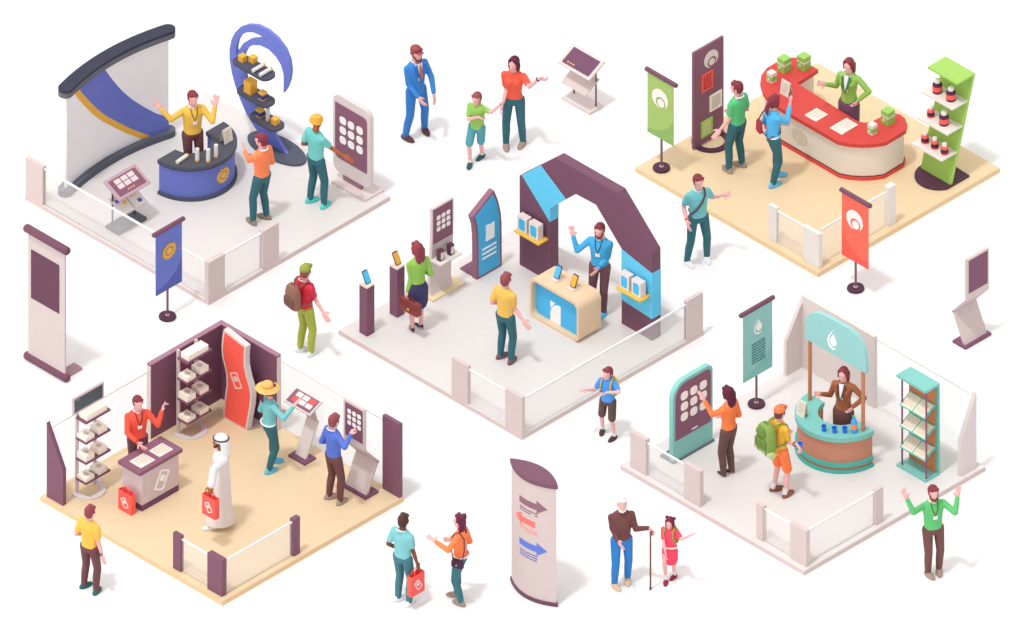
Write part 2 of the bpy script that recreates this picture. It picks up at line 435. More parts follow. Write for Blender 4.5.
        if st == 'curly':
            rnd = random.Random(3)
            for j in range(46):
                u = rnd.uniform(-1, 1); vv = rnd.uniform(0, 1)
                p = (u*.085, .02 + .07*math.sqrt(max(0, 1-u*u))*(.4+.6*rnd.random()), .11 - .34*vv) if j > 12 else (rnd.uniform(-.06, .06), rnd.uniform(-.06, .08), .115)
                m.ell(hx(*p), .034*h_, .034*h_, .03*h_)
        if st == 'bald':
            m = MB(); m.ell(hx(0, .05, -.005), .086*h_, .064*h_, .055*h_, R); m.ell(hx(0, .04, .05), .084*h_, .080*h_, .078*h_, R)
            for sg in (1, -1): m.ell(hx(sg*.074, .01, .0), .018*h_, .045*h_, .05*h_, R)
        T.part('hair', None, hairc, me=remesh(m, root, .0085*k, 2, .6), angle=180)
    if beard:
        m = MB(); m.cs(hx(-.06, -.02, -.03), .02*h_, hx(-.035, -.062, -.085), .022*h_); m.cs(hx(.06, -.02, -.03), .02*h_, hx(.035, -.062, -.085), .022*h_)
        m.cs(hx(-.035, -.065, -.088), .023*h_, hx(.035, -.065, -.088), .023*h_); m.cs(hx(0, -.07, -.09), .022*h_, hx(0, -.075, -.10), .024*h_)
        m.cs(hx(-.02, -.09, -.042), .0075*h_, hx(.02, -.09, -.042), .0075*h_)
        T.part('beard', None, beard, me=remesh(m, root, .0075*k, 1), angle=180)
    # ---- hats
    if hat and hat[0] == 'cap':
        m = MB(); m.ell(hx(0, .022, .068), .092*h_, .104*h_, .074*h_, R); m.ell(hx(0, -.088, .066), .062*h_, .062*h_, .011*h_, R)
        T.part('cap', None, hat[1], me=remesh(m, root, .008*k, 2, .6), angle=180)
    if hat and hat[0] == 'straw':
        m = MB(); cc = hx(0, .03, .075); prof = [(0, .0), (.1, .0), (.17, -.012), (.205, -.03), (.21, -.022), (.17, .004), (.105, .02), (.1, .06), (.075, .092), (.03, .102), (0, .1)]
        m.lathe(cc, [(r*h_*.95, zz*h_*.95) for r, zz in prof], 28)
        hp = T.part('straw_hat', m, hat[1])
        m = MB(); m.lathe(cc, [(.103*h_*.95, .014*h_), (.109*h_*.95, .014*h_), (.106*h_*.95, .042*h_), (.102*h_*.95, .042*h_), (.1*h_*.95, .03*h_)], 28); T.part('hat_band', m, '#d98f35', hp)
    if hat == 'turban':
        m = MB(); m.ell(hx(0, .018, .07), .098*h_, .112*h_, .085*h_, R)
        for j in range(5):
            zz = .035 + j*.022; rr_ = .108 - abs(j-1.2)*.008
            m.tube([hx(rr_*.92*math.cos(2*PI*i/18), .018 + rr_*math.sin(2*PI*i/18), zz + .018*math.cos(2*PI*i/18+j)) for i in range(18)], .013*h_, 8, True)
        T.part('headwrap', None, '#f7b33c', me=remesh(m, root, .0075*k, 1, .6), angle=180)
        m = MB(); m.ell(hx(-.035, .085, -.06), .05*h_, .05*h_, .062*h_); T.part('hair_bun', None, skin, me=remesh(m, root, .01, 1), angle=180)
    if hat == 'ghutra':
        m = MB(); m.ell(hx(0, .022, .05), .098*h_, .112*h_, .088*h_, R)
        for x in range(-4, 5):
            aa = x*.34; xx = math.sin(aa)*.098; yy = .025 + math.cos(aa)*.095
            m.cs(hx(xx, yy, .03), .026*h_, hx(xx*1.15, yy*1.1+.005, -.1), .022*h_, 8); m.cs(hx(xx*1.15, yy*1.1+.005, -.1), .022*h_, hx(xx*1.35, yy*1.15+.01, -.21), .016*h_, 8)
        T.part('head_scarf', None, '#ffffff', me=remesh(m, root, .0085, 2, .6), angle=180)
        m = MB(); m.tube([hx(.103*math.cos(2*PI*i/20), .02 + .117*math.sin(2*PI*i/20), .062) for i in range(20)], .0115*h_, 8, True); T.part('head_cord', m, '#33303a')
    if badge:
        m = MB(); cb = U(0, .118 if not female else .135, 1.20)
        m.obox(cb, L*.036*k, UP*.032*k, F*.006); bd = T.part('badge', m, '#ffffff')
        m = MB(); top_ = [U(-.055, .045, 1.475), U(0, -.075, 1.485), U(.055, .045, 1.475)]
        m.tube([cb + UP*.03*k, U(-.045, .115, 1.36), U(-.058, .062, 1.455), U(0, -.078, 1.475), U(.058, .062, 1.455), U(.045, .115, 1.36), cb + UP*.03*k], .008, 6); T.part('lanyard', m, '#3a4a66' if badge is True else badge, bd)
    ctx = dict(T=T, U=U, W=W, hx=hx, L=L, F=F, arms=arms, legs=legs, k=k, root=root, R=R, h_=h_, ring=ring)
    for e in (extras or []): e(ctx)
    return ctx

# little worn things
def x_watch(i=1, col='#2f3440'):
    def f(c):
        sh, el, wr = c['arms'][i]; d = (wr-el).normalized(); a = d.cross(UP).normalized(); b = d.cross(a); p = wr - d*.03
        m = MB(); m.tube([p + (a*math.cos(2*PI*j/12) + b*math.sin(2*PI*j/12))*.033*c['k'] for j in range(12)], .010, 6, True); c['T'].part('watch', m, col)
    return f
def x_belt(col, up=.955, w=.155, d=.116):
    def f(c):
        m = MB(); U, k = c['U'], c['k']; N = 24
        m.tube([U(w*math.cos(2*PI*j/N), d*math.sin(2*PI*j/N), up) for j in range(N)], .016*k, 6, True); c['T'].part('waistband', m, col)
    return f
def x_strap(col, s=1, r=.02):      # cross-body strap from shoulder s to the other hip
    def f(c):
        m = MB(); U = c['U']
        P = [U(s*.10, .0, 1.475), U(s*.085, .105, 1.40), U(s*.02, .132, 1.28), U(-s*.08, .125, 1.14), U(-s*.155, .05, 1.03), U(-s*.13, -.08, 1.04), U(0, -.125, 1.2), U(s*.09, -.105, 1.38)]
        m.tube(P, r, 8, True, .5); c['T'].part('shoulder_strap', m, col)
    return f
def x_suit(c):
    U, L, F, k = c['U'], c['L'], c['F'], c['k']
    m = MB(); m.prism3([U(-.055, .088, 1.47), U(.055, .088, 1.47), U(0, .128, 1.17)], F*.022); c['T'].part('shirt_front', m, '#ffffff')
    m = MB(); m.prism3([U(-.014, .118, 1.45), U(.014, .118, 1.45), U(.024, .146, 1.25), U(0, .15, 1.2), U(-.024, .146, 1.25)], F*.012); c['T'].part('necktie', m, '#c4622f')
    for s in (1, -1):
        m = MB(); m.prism3([U(s*.05, .09, 1.47), U(s*.095, .098, 1.43), U(s*.07, .14, 1.3), U(0, .135, 1.15)], F*.022); c['T'].part('lapel', m, c.get('lap', '#1f6fc0'))
def x_blazer(col):
    def f(c): c['lap'] = col; 
    return f
def x_lapels(col, shirt='#ffffff'):
    def f(c):
        U, L, F, k = c['U'], c['L'], c['F'], c['k']
        m = MB(); m.prism3([U(-.05, .085, 1.46), U(.05, .085, 1.46), U(0, .15, 1.2)], F*.02); c['T'].part('blouse', m, shirt)
        for s in (1, -1):
            m = MB(); m.prism3([U(s*.045, .09, 1.465), U(s*.09, .10, 1.42), U(s*.06, .158, 1.28), U(0, .15, 1.15)], F*.02); c['T'].part('lapel', m, col)
    return f
def x_socks(col, up=.2):
    def f(c):
        for hip, kn, an, fd in c['legs']:
            m = MB(); d = (kn-an).normalized(); m.tube([an - d*.02, an + d*(up-.1)], .044*c['k'], 12); c['T'].part('sock', m, col)
    return f
W_ = '#ffffff'; TR = '#2b6470'; BR = '#6a3f42'
P = {}
P['sweater_vendor'] = person('person in a yellow sweater and brown trousers, arms spread, behind the blue sun counter', 192.5, 176.5, Z1, 1.75, 20, ((188, 178), (198, 176)),
    ((215, 106, None, (210, 122)), (161, 109, None, (172, 121))), ('long', '#fbca48'), ('trousers', BR), collar=W_, badge='#6b4a30', grip=('open', 'open'))
P['orange'] = person('person in an orange sweater gesturing, seen from behind in front of the blue counter', 262, 219, Z1, 1.74, -130, ((253, 221.5), (266.5, 216)),
    ((245, 152, None, (251, 160)), ('l', .14, .2, 1.12)), ('long', '#ff8550'), ('trousers', TR), '#8d7a6c', collar=W_, grip=('up', 'relax'), look=15)
P['headwrap'] = person('person with a yellow headwrap and turquoise shirt touching the tall kiosk screen', 317, 202, Z1, 1.76, 130, ((310, 199.5), (324, 205)),
    (('l', .2, .16, 1.03), (344, 156, None, (323, 144))), ('short', '#6ccac5'), ('trousers', TR), '#4fcfc8', BROWN, hat='turban', grip=('relax', 'palm'), female=False, look=15)
P['suit'] = person('person in a blue suit with an orange tie and a conference badge', 416, 134, 0, 1.80, 35, ((405.5, 136.5), (424.5, 128.5)),
    ((433.8, 93, None, (431, 77)), (418, 97, None, (405, 79))), ('long', '#3280cc', .88, 'jacket'), ('trousers', '#2a74c0'), '#5a3433', beard='#7e3038', hat=('cap', '#96434a'), collar=W_, extras=[x_suit], badge=W_)
P['boy'] = person('boy in a green tee and teal shorts holding the hand of the person in red', 477, 160, 0, 1.42, -25, ((470, 163), (482, 155)),
    ((500, 105, None, (489, 110)), (479, 117, None, (468, 118))), ('short', '#8fc254', .9), ('shorts', '#4d9aa8'), '#27565f', collar='#b8dc70', extras=[x_socks(W_, .15)], grip=('relax', 'fist'), hairc='#8a4546')
P['mother'] = person('person in a red tee raising one hand and holding the boy by the other', 514, 143, 0, 1.77, -10, ((506, 144), (523, 142)),
    ((539, 78.5, None, (528.6, 87)), (502.5, 104, None, (507, 90))), ('short', '#e8553c', .97), ('trousers', TR), '#9c8a80', hair='bob', hairc='#5a1a35', female=True, grip=('fist', 'relax'), extras=[x_watch(0)], look=-15)
P['greentee'] = person('person in a green tee seen from behind, reaching to the tall purple board', 737, 167, Z1, 1.75, -130, ((729, 169.5), (742, 164)),
    ((720, 130, None, (730, 117)), ('l', .17, .2, 1.0)), ('short', '#52c27c'), ('trousers', TR), '#9c8a80', collar=W_, grip=('palm', 'relax'), look=20)
P['bluewoman'] = person('person in a light blue sweater with a ponytail standing at the red counter', 774, 180, Z1, 1.74, 115, ((773, 184.5), (777, 174)),
    (('l', .16, .18, 1.05), (789.5, 107, None, (784.5, 122))), ('long', '#47b6f2', .98), ('trousers', TR), '#5cb4e8', hair='pony', female=True, grip=('relax', 'up'), extras=[x_belt(W_, .985, .148, .115)], look=15)
P['greenvendor'] = person('person in a green blazer and purple skirt behind the red counter', 849, 143, Z1, 1.74, -25, ((845, 143), (852, 142)),
    (('l', .19, .07, 1.0, (1, -.35, .1)), (825, 84, None, (837, 84.5))), ('long', '#8cbc50', .9, 'blazer'), ('skirt', '#6d4a63', .42), '#5a3a45', hair='long', female=True, grip=('fist', 'open'), extras=[x_lapels('#3a7a40')], badge=W_)
P['crossbody'] = person('person in a teal tee and teal trousers with a dark bag strap across the chest', 698, 260, 0, 1.75, 25, ((687, 261.5), (707, 257)),
    ((723, 195, None, (712, 199)), (687, 221, None, (683, 206))), ('short', '#6bbdc4', .95), ('trousers', TR), '#ffffff', collar=W_, grip=('open', 'relax'), extras=[x_strap('#5b4a48', 1), x_watch(1, '#e24b3a')], hat=None)
P['backpacker'] = person('person in a green cap and red tee with a brown backpack, seen from behind', 307, 351, 0, 1.76, 125, ((300, 348.5), (311, 353)),
    (('l', .2, .16, 1.0), (323, 312, None, (315, 299))), ('short', '#d8233f', .95), ('trousers', '#a3ab3c'), '#f4fbff', hat=('cap', '#8c9a34'), hairc='#8a4a4a', collar='#f6c8c4', look=20, grip=('relax', 'palm'))
P['briefwoman'] = person('person in a green top and navy skirt with a brown briefcase, seen from behind', 417, 329, Z1, 1.76, -150, ((412.5, 329), (421, 325.5)),
    ((407.5, 291, .08, (411, 278)), ('l', .15, .18, 1.08)), ('long', '#8abe4c', 1.0), ('skirt', '#37355f', .5), 'h#37305c', hair='long', female=True, grip=('fist', 'relax'), look=10, hairc='#8a3642')
P['yellowtee'] = person('person in a yellow tee and teal trousers facing the phone counter', 507, 359, Z1, 1.75, 140, ((500.5, 355.5), (511, 360.5)),
    (('l', .2, .15, 1.0), (523, 320, None, (513.5, 307))), ('short', '#fac856'), ('trousers', TR), '#75545c', hairc='#8c444a', grip=('relax', 'palm'), look=10)
P['phonevendor'] = person('bearded person in a blue sweater with a badge behind the phone counter', 600, 309, Z1, 1.76, -20, ((594, 309), (603.5, 313)),
    ((598.5, 268, None, (608.5, 253)), (573, 236, None, (580, 251))), ('long', '#37a6dc'), ('trousers', '#6d4a57'), '#3fc0ee', collar=W_, beard='#7e3038', badge='#2f4468', grip=('relax', 'up'), extras=[x_watch(0)])
P['yellowpack'] = person('boy in a blue polo and dark shorts with a yellow backpack, one arm held out', 608, 434, 0, 1.39, -25, ((602.5, 429.5), (614, 436.5)),
    ((606.5, 392.5, None, (618, 392)), (586, 390, None, (596, 390))), ('short', '#3f8fe0', .93), ('shorts', '#5a4440'), '#4a3436', collar='#5aa6ec', extras=[x_socks(W_, .16)], grip=('fist', 'palm'), look=-15)
P['redvendor'] = person('person in a red sweater with a badge pointing upward behind the purple desk', 137.5, 480, Z1, 1.72, 20, ((132, 480), (142, 479)),
    ((162, 411, None, (157, 424)), (138, 443, None, (127.5, 433))), ('long', '#e94f37'), ('trousers', '#6b4150'), collar=W_, badge='#3a2a30', grip=('point', 'relax'), extras=[x_watch(1)])
P['robe'] = person('person in a long white robe and headscarf carrying a red shopping bag', 221, 524.5, Z1, 1.86, -75, ((213, 526), (227.5, 522.5)),
    ((211, 486, None, (213, 466)), ('l', .22, .06, .86)), None, ('robe', '#f5eff0'), '#ffffff', BROWN, hat='ghutra', hair=None, beard='#4a2a28', grip=('fist', 'relax'), tdir=(-75, -75), look=-22)
P['strawhat'] = person('person in a straw hat and teal sweater tapping the low tilted screen', 270, 467, Z1, 1.72, 115, ((269, 470.5), (273.5, 460)),
    (('l', .16, .18, 1.05), (293, 407, None, (284, 418))), ('long', '#70bec4', .98), ('trousers', TR), '#55b6dc', hair='pony', hairc='#6e2038', female=True, hat=('straw', '#f6bf66'), grip=('relax', 'palm'), extras=[x_belt(W_, .985, .148, .115)])
P['bluesweater'] = person('person in a blue sweater and brown trousers touching the upright purple kiosk', 335, 499, Z1, 1.73, 125, ((329, 496), (340, 501.5)),
    (('l', .18, .16, 1.05), (350.5, 435, None, (344.5, 447))), ('long', '#4f6cc9'), ('trousers', BR), '#9c8a80', collar=W_, hairc='#8c444a', grip=('relax', 'point'), look=12)
P['orangewoman'] = person('person in an orange sweater touching the tall green touchscreen', 727.5, 473, Z1, 1.76, -125, ((723.5, 474), (731.5, 470.5)),
    ((704.5, 401, None, (712, 414)), ('l', .16, .18, 1.03)), ('long', '#f87b3c', .97), ('trousers', '#644844'), 'h#54303a', hair='long', hairc='#5a1a35', female=True, grip=('palm', 'relax'))
P['hiker'] = person('hiker in an orange cap, yellow shirt and orange shorts with a large green backpack', 781, 492, Z1, 1.76, 125, ((774.5, 488), (786.5, 494)),
    (('l', .2, .18, 1.05), (797, 444, None, (788.5, 441))), ('short', '#f7bb2c', .84), ('shorts', '#f97a3d'), '#8a5740', hat=('cap', '#f5743a'), hairc='#6b3a48', extras=[x_socks(W_, .19), x_watch(1, '#7a4030')], grip=('relax', 'fist'), look=12)
P['brownvendor'] = person('person in a brown blazer and skirt behind the round drinks counter', 843.5, 449.5, Z1, 1.69, -20, ((840, 450), (847, 449)),
    (('l', .19, .07, 1.02, (1, -.35, .1)), (820.5, 394, None, (830, 394.5))), ('long', '#9a5a36', .92, 'blazer'), ('skirt', '#6b4444', .42), '#5a3a35', hair='long', female=True, grip=('fist', 'open'), extras=[x_lapels('#5f3a2c')], badge='#35b0c8')
P['greensweater'] = person('bearded person in a green sweater, both hands raised, beside the lower right platform', 933, 572.5, 0, 1.78, 20, ((928, 573), (939, 569.5)),
    ((957.5, 497, None, (954, 512)), (907, 499, None, (915, 511))), ('long', '#56b96a'), ('trousers', '#6e4743'), '#9c8578', collar=W_, badge='#5a4a30', beard='#7e3038', grip=('up', 'open'))
P['yellowback'] = person('person in a yellow tee and brown trousers at the far lower left, seen from behind', 91, 589, 0, 1.70, 140, ((84, 585), (96, 591)),
    (('l', .2, .16, 1.02), (102, 555, None, (97, 541))), ('short', '#fcc544'), ('trousers', BR), '#2b5f63', grip=('relax', 'palm'), hairc='#8a3c42', extras=[x_watch(1)], look=5)
P['tealbag'] = person('person in a teal tee carrying a red shopping bag, next to a curly-haired person', 404, 601, 0, 1.77, 140, ((398, 598), (409, 603)),
    (('l', .22, .10, .95), (417, 563, None, (412, 549))), ('short', '#78c2c6'), ('trousers', '#3c7280'), '#f4fbff', DARK, hairc='#4a2c28', collar=W_, grip=('relax', 'fist'), look=15)
P['curly'] = person('person with curly dark red hair and an orange sweater holding out one hand', 459, 600, 0, 1.74, -115, ((457, 594), (461, 603)),
    ((436, 542, None, (448, 550)), ('l', .17, .18, 1.1)), ('long', '#fd8145', .99), ('trousers', '#33707a'), '#9a8074', hair='curly', hairc='#641f3c', female=True, grip=('open', 'relax'), extras=[x_belt('#fbe0d8', .985, .148, .115)], look=-5)
P['oldman'] = person('elderly white-haired person in a brown sweater and blue trousers leaning on a cane', 621.5, 583, 0, 1.77, 15, ((614.5, 584), (627.5, 578.5)),
    ((648.5, 528, None, (636, 528)), (618.5, 541, None, (612.5, 527))), ('long', '#6d3f3f'), ('trousers', '#2079c4'), '#dcc0a0', hair='short', hairc='#f4f2f2', beard='#f4f2f2', grip=('fist', 'relax'), look=-5)
P['girl'] = person('girl in a red dress with hair buns and green straps, one arm held out', 670, 578, 0, 1.27, -20, ((666, 580), (674.5, 575)),
    ((691, 535, None, (681, 538)), (665.5, 553.5, None, (660.5, 544))), ('short', '#ee4160', .9), ('skirt', '#e93c5a', .50), '#8a1f3e', hair='bun', hairc='#6e1f38', female=False, grip=('palm', 'relax'), extras=[x_socks(W_, .2), x_belt(W_, .97, .16, .12)], look=0)
Z1 = .09
# ---------------------------------------------------------------- shared kit for stands
def FXZ(y): return lambda u, v, w: V3((u, y - w, v))
def FYZ(x): return lambda u, v, w: V3((x + w, u, v))
def FXY(z): return lambda u, v, w: V3((u, v, z + w))
def FP(o, a, b):             # free plane: origin and two unit axes
    o, a, b = V3(o), V3(a), V3(b); n = a.cross(b)
    return lambda u, v, w: o + a*u + b*v + n*w
def decal(mb, loop, fn, th=.008, holes=(), w0=0.0):
    loops = [list(loop)] + [list(h) for h in holes]
    tris = tessellate_polygon([[V3((u, v, 0)) for u, v in l] for l in loops])
    flat = [p for l in loops for p in l]; n = len(flat)
    vs = [fn(u, v, w0) for u, v in flat] + [fn(u, v, w0+th) for u, v in flat]; fs = []
    for a, b, c in tris: fs += [(a+n, b+n, c+n), (c, b, a)]
    base = 0
    for l in loops:
        k = len(l)
        for i in range(k): a, b = base+i, base+(i+1) % k; fs.append((a, b, b+n, a+n))
        base += k
    return mb.add(vs, fs)
def quad(u0, u1, v0, v1): return [(u0, v0), (u1, v0), (u1, v1), (u0, v1)]
def logo_sun(mb, fn, u, v, r, m0=0, w0=0.0):       # m0: gold, m0+1: plum line
    mb.mat(m0)
    for j in range(14):
        a = 2*PI*j/14; b = a + .32
        P = [(u+r*.58*math.cos(a-.2), v+r*.58*math.sin(a-.2)), (u+r*.8*math.cos(a-.12), v+r*.8*math.sin(a-.12)), (u+r*math.cos(b), v+r*math.sin(b)), (u+r*.76*math.cos(a+.22), v+r*.76*math.sin(a+.22)), (u+r*.58*math.cos(a+.2), v+r*.58*math.sin(a+.2))]
        decal(mb, P, fn, .008, w0=w0)
    decal(mb, circ(u, v, r*.62, 28), fn, .006, [circ(u, v, r*.5, 28)[::-1]], w0=w0)
    mb.mat(m0+1); decal(mb, circ(u, v, r*.5, 28), fn, .004, w0=w0)
    mb.mat(m0); decal(mb, circ(u, v, r*.4, 28), fn, .008, w0=w0)
def logo_ring(mb, fn, u, v, r, w0=0.0):
    A = [(math.cos(math.radians(t)), math.sin(math.radians(t))) for t in [-70.5 + 321*i/34 for i in range(35)]]
    B = [(.62*math.cos(math.radians(t)), -.42 + .62*math.sin(math.radians(t))) for t in [237.5 - 295*i/26 for i in range(1, 26)]]
    decal(mb, rot2(A + B, u, v, 14, r), fn, .008, w0=w0)
    decal(mb, rot2(circ(0, -.44, .42, 24), u, v, 14, r), fn, .008, w0=w0)
def rot2(P, u, v, a, s=1): 
    ca, sa = math.cos(math.radians(a))*s, math.sin(math.radians(a))*s
    return [(u + x*ca - y*sa, v + x*sa + y*ca) for x, y in P]
def logo_card(mb, fn, u, v, r, tilt=25, w0=0.0):
    decal(mb, rot2(rrect(-.62, .62, -1, 1, .22), u, v, tilt, r), fn, .008, [rot2(rrect(-.47, .47, -.85, .85, .15), u, v, tilt, r)[::-1]], w0=w0)
    decal(mb, rot2([(-.28, -.1), (.28, -.1), (.28, .5), (.05, .5), (.05, .3), (-.05, .3), (-.05, .5), (-.28, .5)], u, v, tilt, r), fn, .008, w0=w0)
def drop(s=1.0):
    return [(.0, 1.0*s), (-.18*s, .62*s), (-.42*s, .22*s), (-.55*s, -.15*s), (-.5*s, -.5*s), (-.3*s, -.78*s), (0, -.88*s), (.3*s, -.78*s), (.5*s, -.5*s), (.55*s, -.15*s), (.42*s, .22*s), (.18*s, .62*s)]
def logo_drop(mb, fn, u, v, r, w0=0.0):
    big = drop(1.15); sm = drop(.66)
    half = [(.05, 1.12), (-.21, .7), (-.5, .25), (-.64, -.17), (-.58, -.58), (-.35, -.9), (0, -1.02), (.3, -.94), (.42, -.8), (.1, -.84), (-.2, -.76), (-.42, -.5), (-.47, -.15), (-.35, .22), (-.1, .7)]
    decal(mb, rot2(half, u, v, 0, r), fn, .008, w0=w0); decal(mb, rot2([(x*1.05+.08, y*.95) for x, y in drop(.72)], u, v, 0, r), fn, .008, w0=w0)
def logo_page(mb, fn, u, v, w, h, w0=0.0):     # page with a rounded upper corner and a small folded triangle
    P = [(u-w, v-h), (u+w, v-h), (u+w, v+h*.95)] + [(u+w*.9 - w*1.9*math.sin(t), v+h*.95 - h*1.25*(1-math.cos(t))) for t in [i*PI/2/8 for i in range(1, 9)]]
    decal(mb, P, fn, .008, w0=w0)
    decal(mb, [(u-w, v+h*.25), (u-w, v+h), (u-w*.05, v+h*.98)], fn, .008, w0=w0)
def lines(mb, fn, u0, u1, v1, dv, n, th=.01, rnd=None, w0=0.0, seed=1):
    rd = random.Random(seed)
    for j in range(n):
        v = v1 - j*dv; u = u0
        if rnd:
            while u < u1 - .01:
                e = min(u1, u + rd.uniform(*rnd)); decal(mb, quad(u, e, v-th, v), fn, .004, w0=w0); u = e + .015
        else: decal(mb, quad(u0, u1 if j < n-1 else u0+(u1-u0)*.7, v-th, v), fn, .004, w0=w0)

class Stand:         # one raised platform and what is fixed along its two near edges
    def __init__(s, bx, by, LX, LY, top, where):
        s.c = at(bx, by, 0); s.bx = bx; s.LX, s.LY = LX, LY; s.where = where
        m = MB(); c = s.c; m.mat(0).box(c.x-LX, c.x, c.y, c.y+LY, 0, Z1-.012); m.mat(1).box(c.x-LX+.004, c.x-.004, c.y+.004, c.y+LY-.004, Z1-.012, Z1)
        solo('exhibition_platform', where[0], 'platform', m, [M(top[0], gain=.92), M(top[1], gain=.775)], (c.x-LX/2, c.y+LY/2, 0))  # pale slabs: edge colour set darker to carry shade of the side faces
    def X(s, px): return s.c.x - (s.bx-px)/K1
    def Y(s, px): return s.c.y + (px-s.bx)/K1
    def post(s, side, p0, p1, h, col, label, depth=.09, cap=None, inset=.0, group=None, z=None):
        m = MB(); b = Z1 if z is None else z
        if side == 'l': m.box(s.X(p0)-inset, s.X(p1)-inset, s.c.y+inset, s.c.y+inset+depth, b, h); o = (s.X((p0+p1)/2), s.c.y+depth/2, b)
        else: m.box(s.c.x-depth-inset, s.c.x-inset, s.Y(p0)+inset, s.Y(p1)+inset, b, h); o = (s.c.x-depth/2, s.Y((p0+p1)/2), b)
        return solo('barrier_post', label, 'post', m, col, o, group=group)
    def glass(s, side, p0, p1, h, label, depth=.09, inset=.0, alpha=.19, rail='#ffffff'):
        k = depth/2 + inset; m = MB()
        if side == 'l': o = V3((s.X((p0+p1)/2), s.c.y+k, Z1)); e = (s.X(p0)-inset, s.X(p1)-inset, s.c.y+k-.008, s.c.y+k+.008)
        else: o = V3((s.c.x-k, s.Y((p0+p1)/2), Z1)); e = (s.c.x-k-.008, s.c.x-k+.008, s.Y(p0)+inset, s.Y(p1)+inset)
        T = Thing('glass_barrier', label, 'glass panel', o); m.box(*e, Z1, h-.02); T.part('pane', m, glass(alpha))
        m = MB(); d = .006
        m.box(e[0]-(d if side == 'r' else 0), e[1]+(d if side == 'r' else 0), e[2]-(d if side == 'l' else 0), e[3]+(d if side == 'l' else 0), h-.02, h+.012); T.part('top_rail', m, rail)
        return T

def pole_banner(base, side, corners, bar, cloth, cloth2, barcol, label, logo, edge=.03):
    # corners: pixel columns and rows (x0, x1, y top at x0, y bottom at x0); bar: its two end pixels
    r = at(*base, 0 if len(base) < 3 else base[2]) if len(base) < 3 else at(base[0], base[1], base[2])
    T = Thing('pole_banner', label, 'banner', r)
    f, Fn = (pxz, FXZ(r.y-.025)) if side == 'xz' else (pyz, FYZ(r.x+.025))
    q = r.y-.025 if side == 'xz' else r.x+.025
    x0, x1, yt, yb = corners
    u0, vt = f(x0, yt, q); u1 = u0 + (x1-x0)/K1; vb = f(x0, yb, q)[1]
    b0 = f(*bar[0], q); b1 = f(*bar[1], q); bz = (b0[1]+b1[1])/2; vt = bz - .02
    m = MB(); m.lathe(r, [(0, 0), (.142, 0), (.148, .02), (.142, .045), (.03, .055), (0, .055)], 32); T.part('base', m, '#4c2a3c')
    m = MB(); m.lathe(r + UP*.05, [(0, 0), (.04, 0), (.035, .015), (0, .02)], 20); T.part('collar', m, '#c9b4bb')
    m = MB(); m.tube([r+UP*.05, V3((r.x, r.y, bz))], .021, 12); T.part('pole', m, '#7f5668')
    m = MB(); m.tube([Fn(b0[0], bz, 0), Fn(b0[0]+.012, bz, 0), Fn(b1[0]-.012, bz, 0), Fn(b1[0], bz, 0)], [.034, .042, .042, .034], 16); T.part('top_bar', m, barcol)
    m = MB(); m.mat(0); decal(m, quad(u0, u1, vb, vt), Fn, .012)
    if cloth2:
        n = 12; arc = [(u0 + (u1-u0)*math.sin(i/n*PI/2), vb + (vt-vb)*.08 + (vt-vb)*.42*(1-math.cos(i/n*PI/2))) for i in range(n+1)] if cloth2[1] > 0 else [(u0 + (u1-u0)*(1-math.cos(i/n*PI/2)), vb + (vt-vb)*.1 + (vt-vb)*.36*(1 - math.sin(i/n*PI/2))) for i in range(n+1)]
        m.mat(1); decal(m, [(u0, vb), (u1, vb)] + arc[::-1], Fn, .003, w0=.012)
    mats = [cloth, cloth2[0] if cloth2 else cloth]
    m.mat(2); mats += logo(m, Fn, u0, u1, vb, vt)
    T.part('banner_cloth', m, mats); return T

def shopping_bag(c, label, a=(1, 0, 0), hand=None):      # a: direction of the broad side
    c = V3(c); a = V3(a).normalized(); b = V3((-a.y, a.x, 0)); w, d, h = .155, .05, .40
    T = Thing('shopping_bag', label, 'bag', c)
    m = MB(); P = [c + a*(x*w) + b*(y*d) for x, y in ((-1, -1), (1, -1), (1, 1), (-1, 1))]; Q = [p*1.0 + UP*h for p in P]
    P2 = [c + a*(x*(w-.008)) + b*(y*(d-.008)) + UP*h for x, y in ((-1, -1), (1, -1), (1, 1), (-1, 1))]; P3 = [p - UP*.1 for p in P2]
    m.add(P+Q+P2+P3, [(3,2,1,0)] + [(i, (i+1) % 4, 4+(i+1) % 4, 4+i) for i in range(4)] + [(4+i, 4+(i+1) % 4, 8+(i+1) % 4, 8+i) for i in range(4)] + [(8+i, 8+(i+1) % 4, 12+(i+1) % 4, 12+i) for i in range(4)] + [(12, 13, 14, 15)])
    T.part('bag_body', m, '#f2584e')
    for s in (-1, 1):
        m = MB(); m.tube([c + a*(.075*math.cos(t)) + b*(s*d*.9*(1-.6*math.sin(t))) + UP*(h - .03 + .13*math.sin(t)) for t in [PI*i/10 for i in range(11)]], .008, 6); T.part('bag_handle', m, '#f0675a' if s > 0 else '#e84a42')
    m = MB()
    for s in (-1, 1): logo_card(m, FP(c - b*(s*d) + UP*.19 if s > 0 else c + b*d + UP*.19, a*s, UP), 0, 0, .095, 30)
    T.part('bag_emblem', m, '#ffffff'); return T

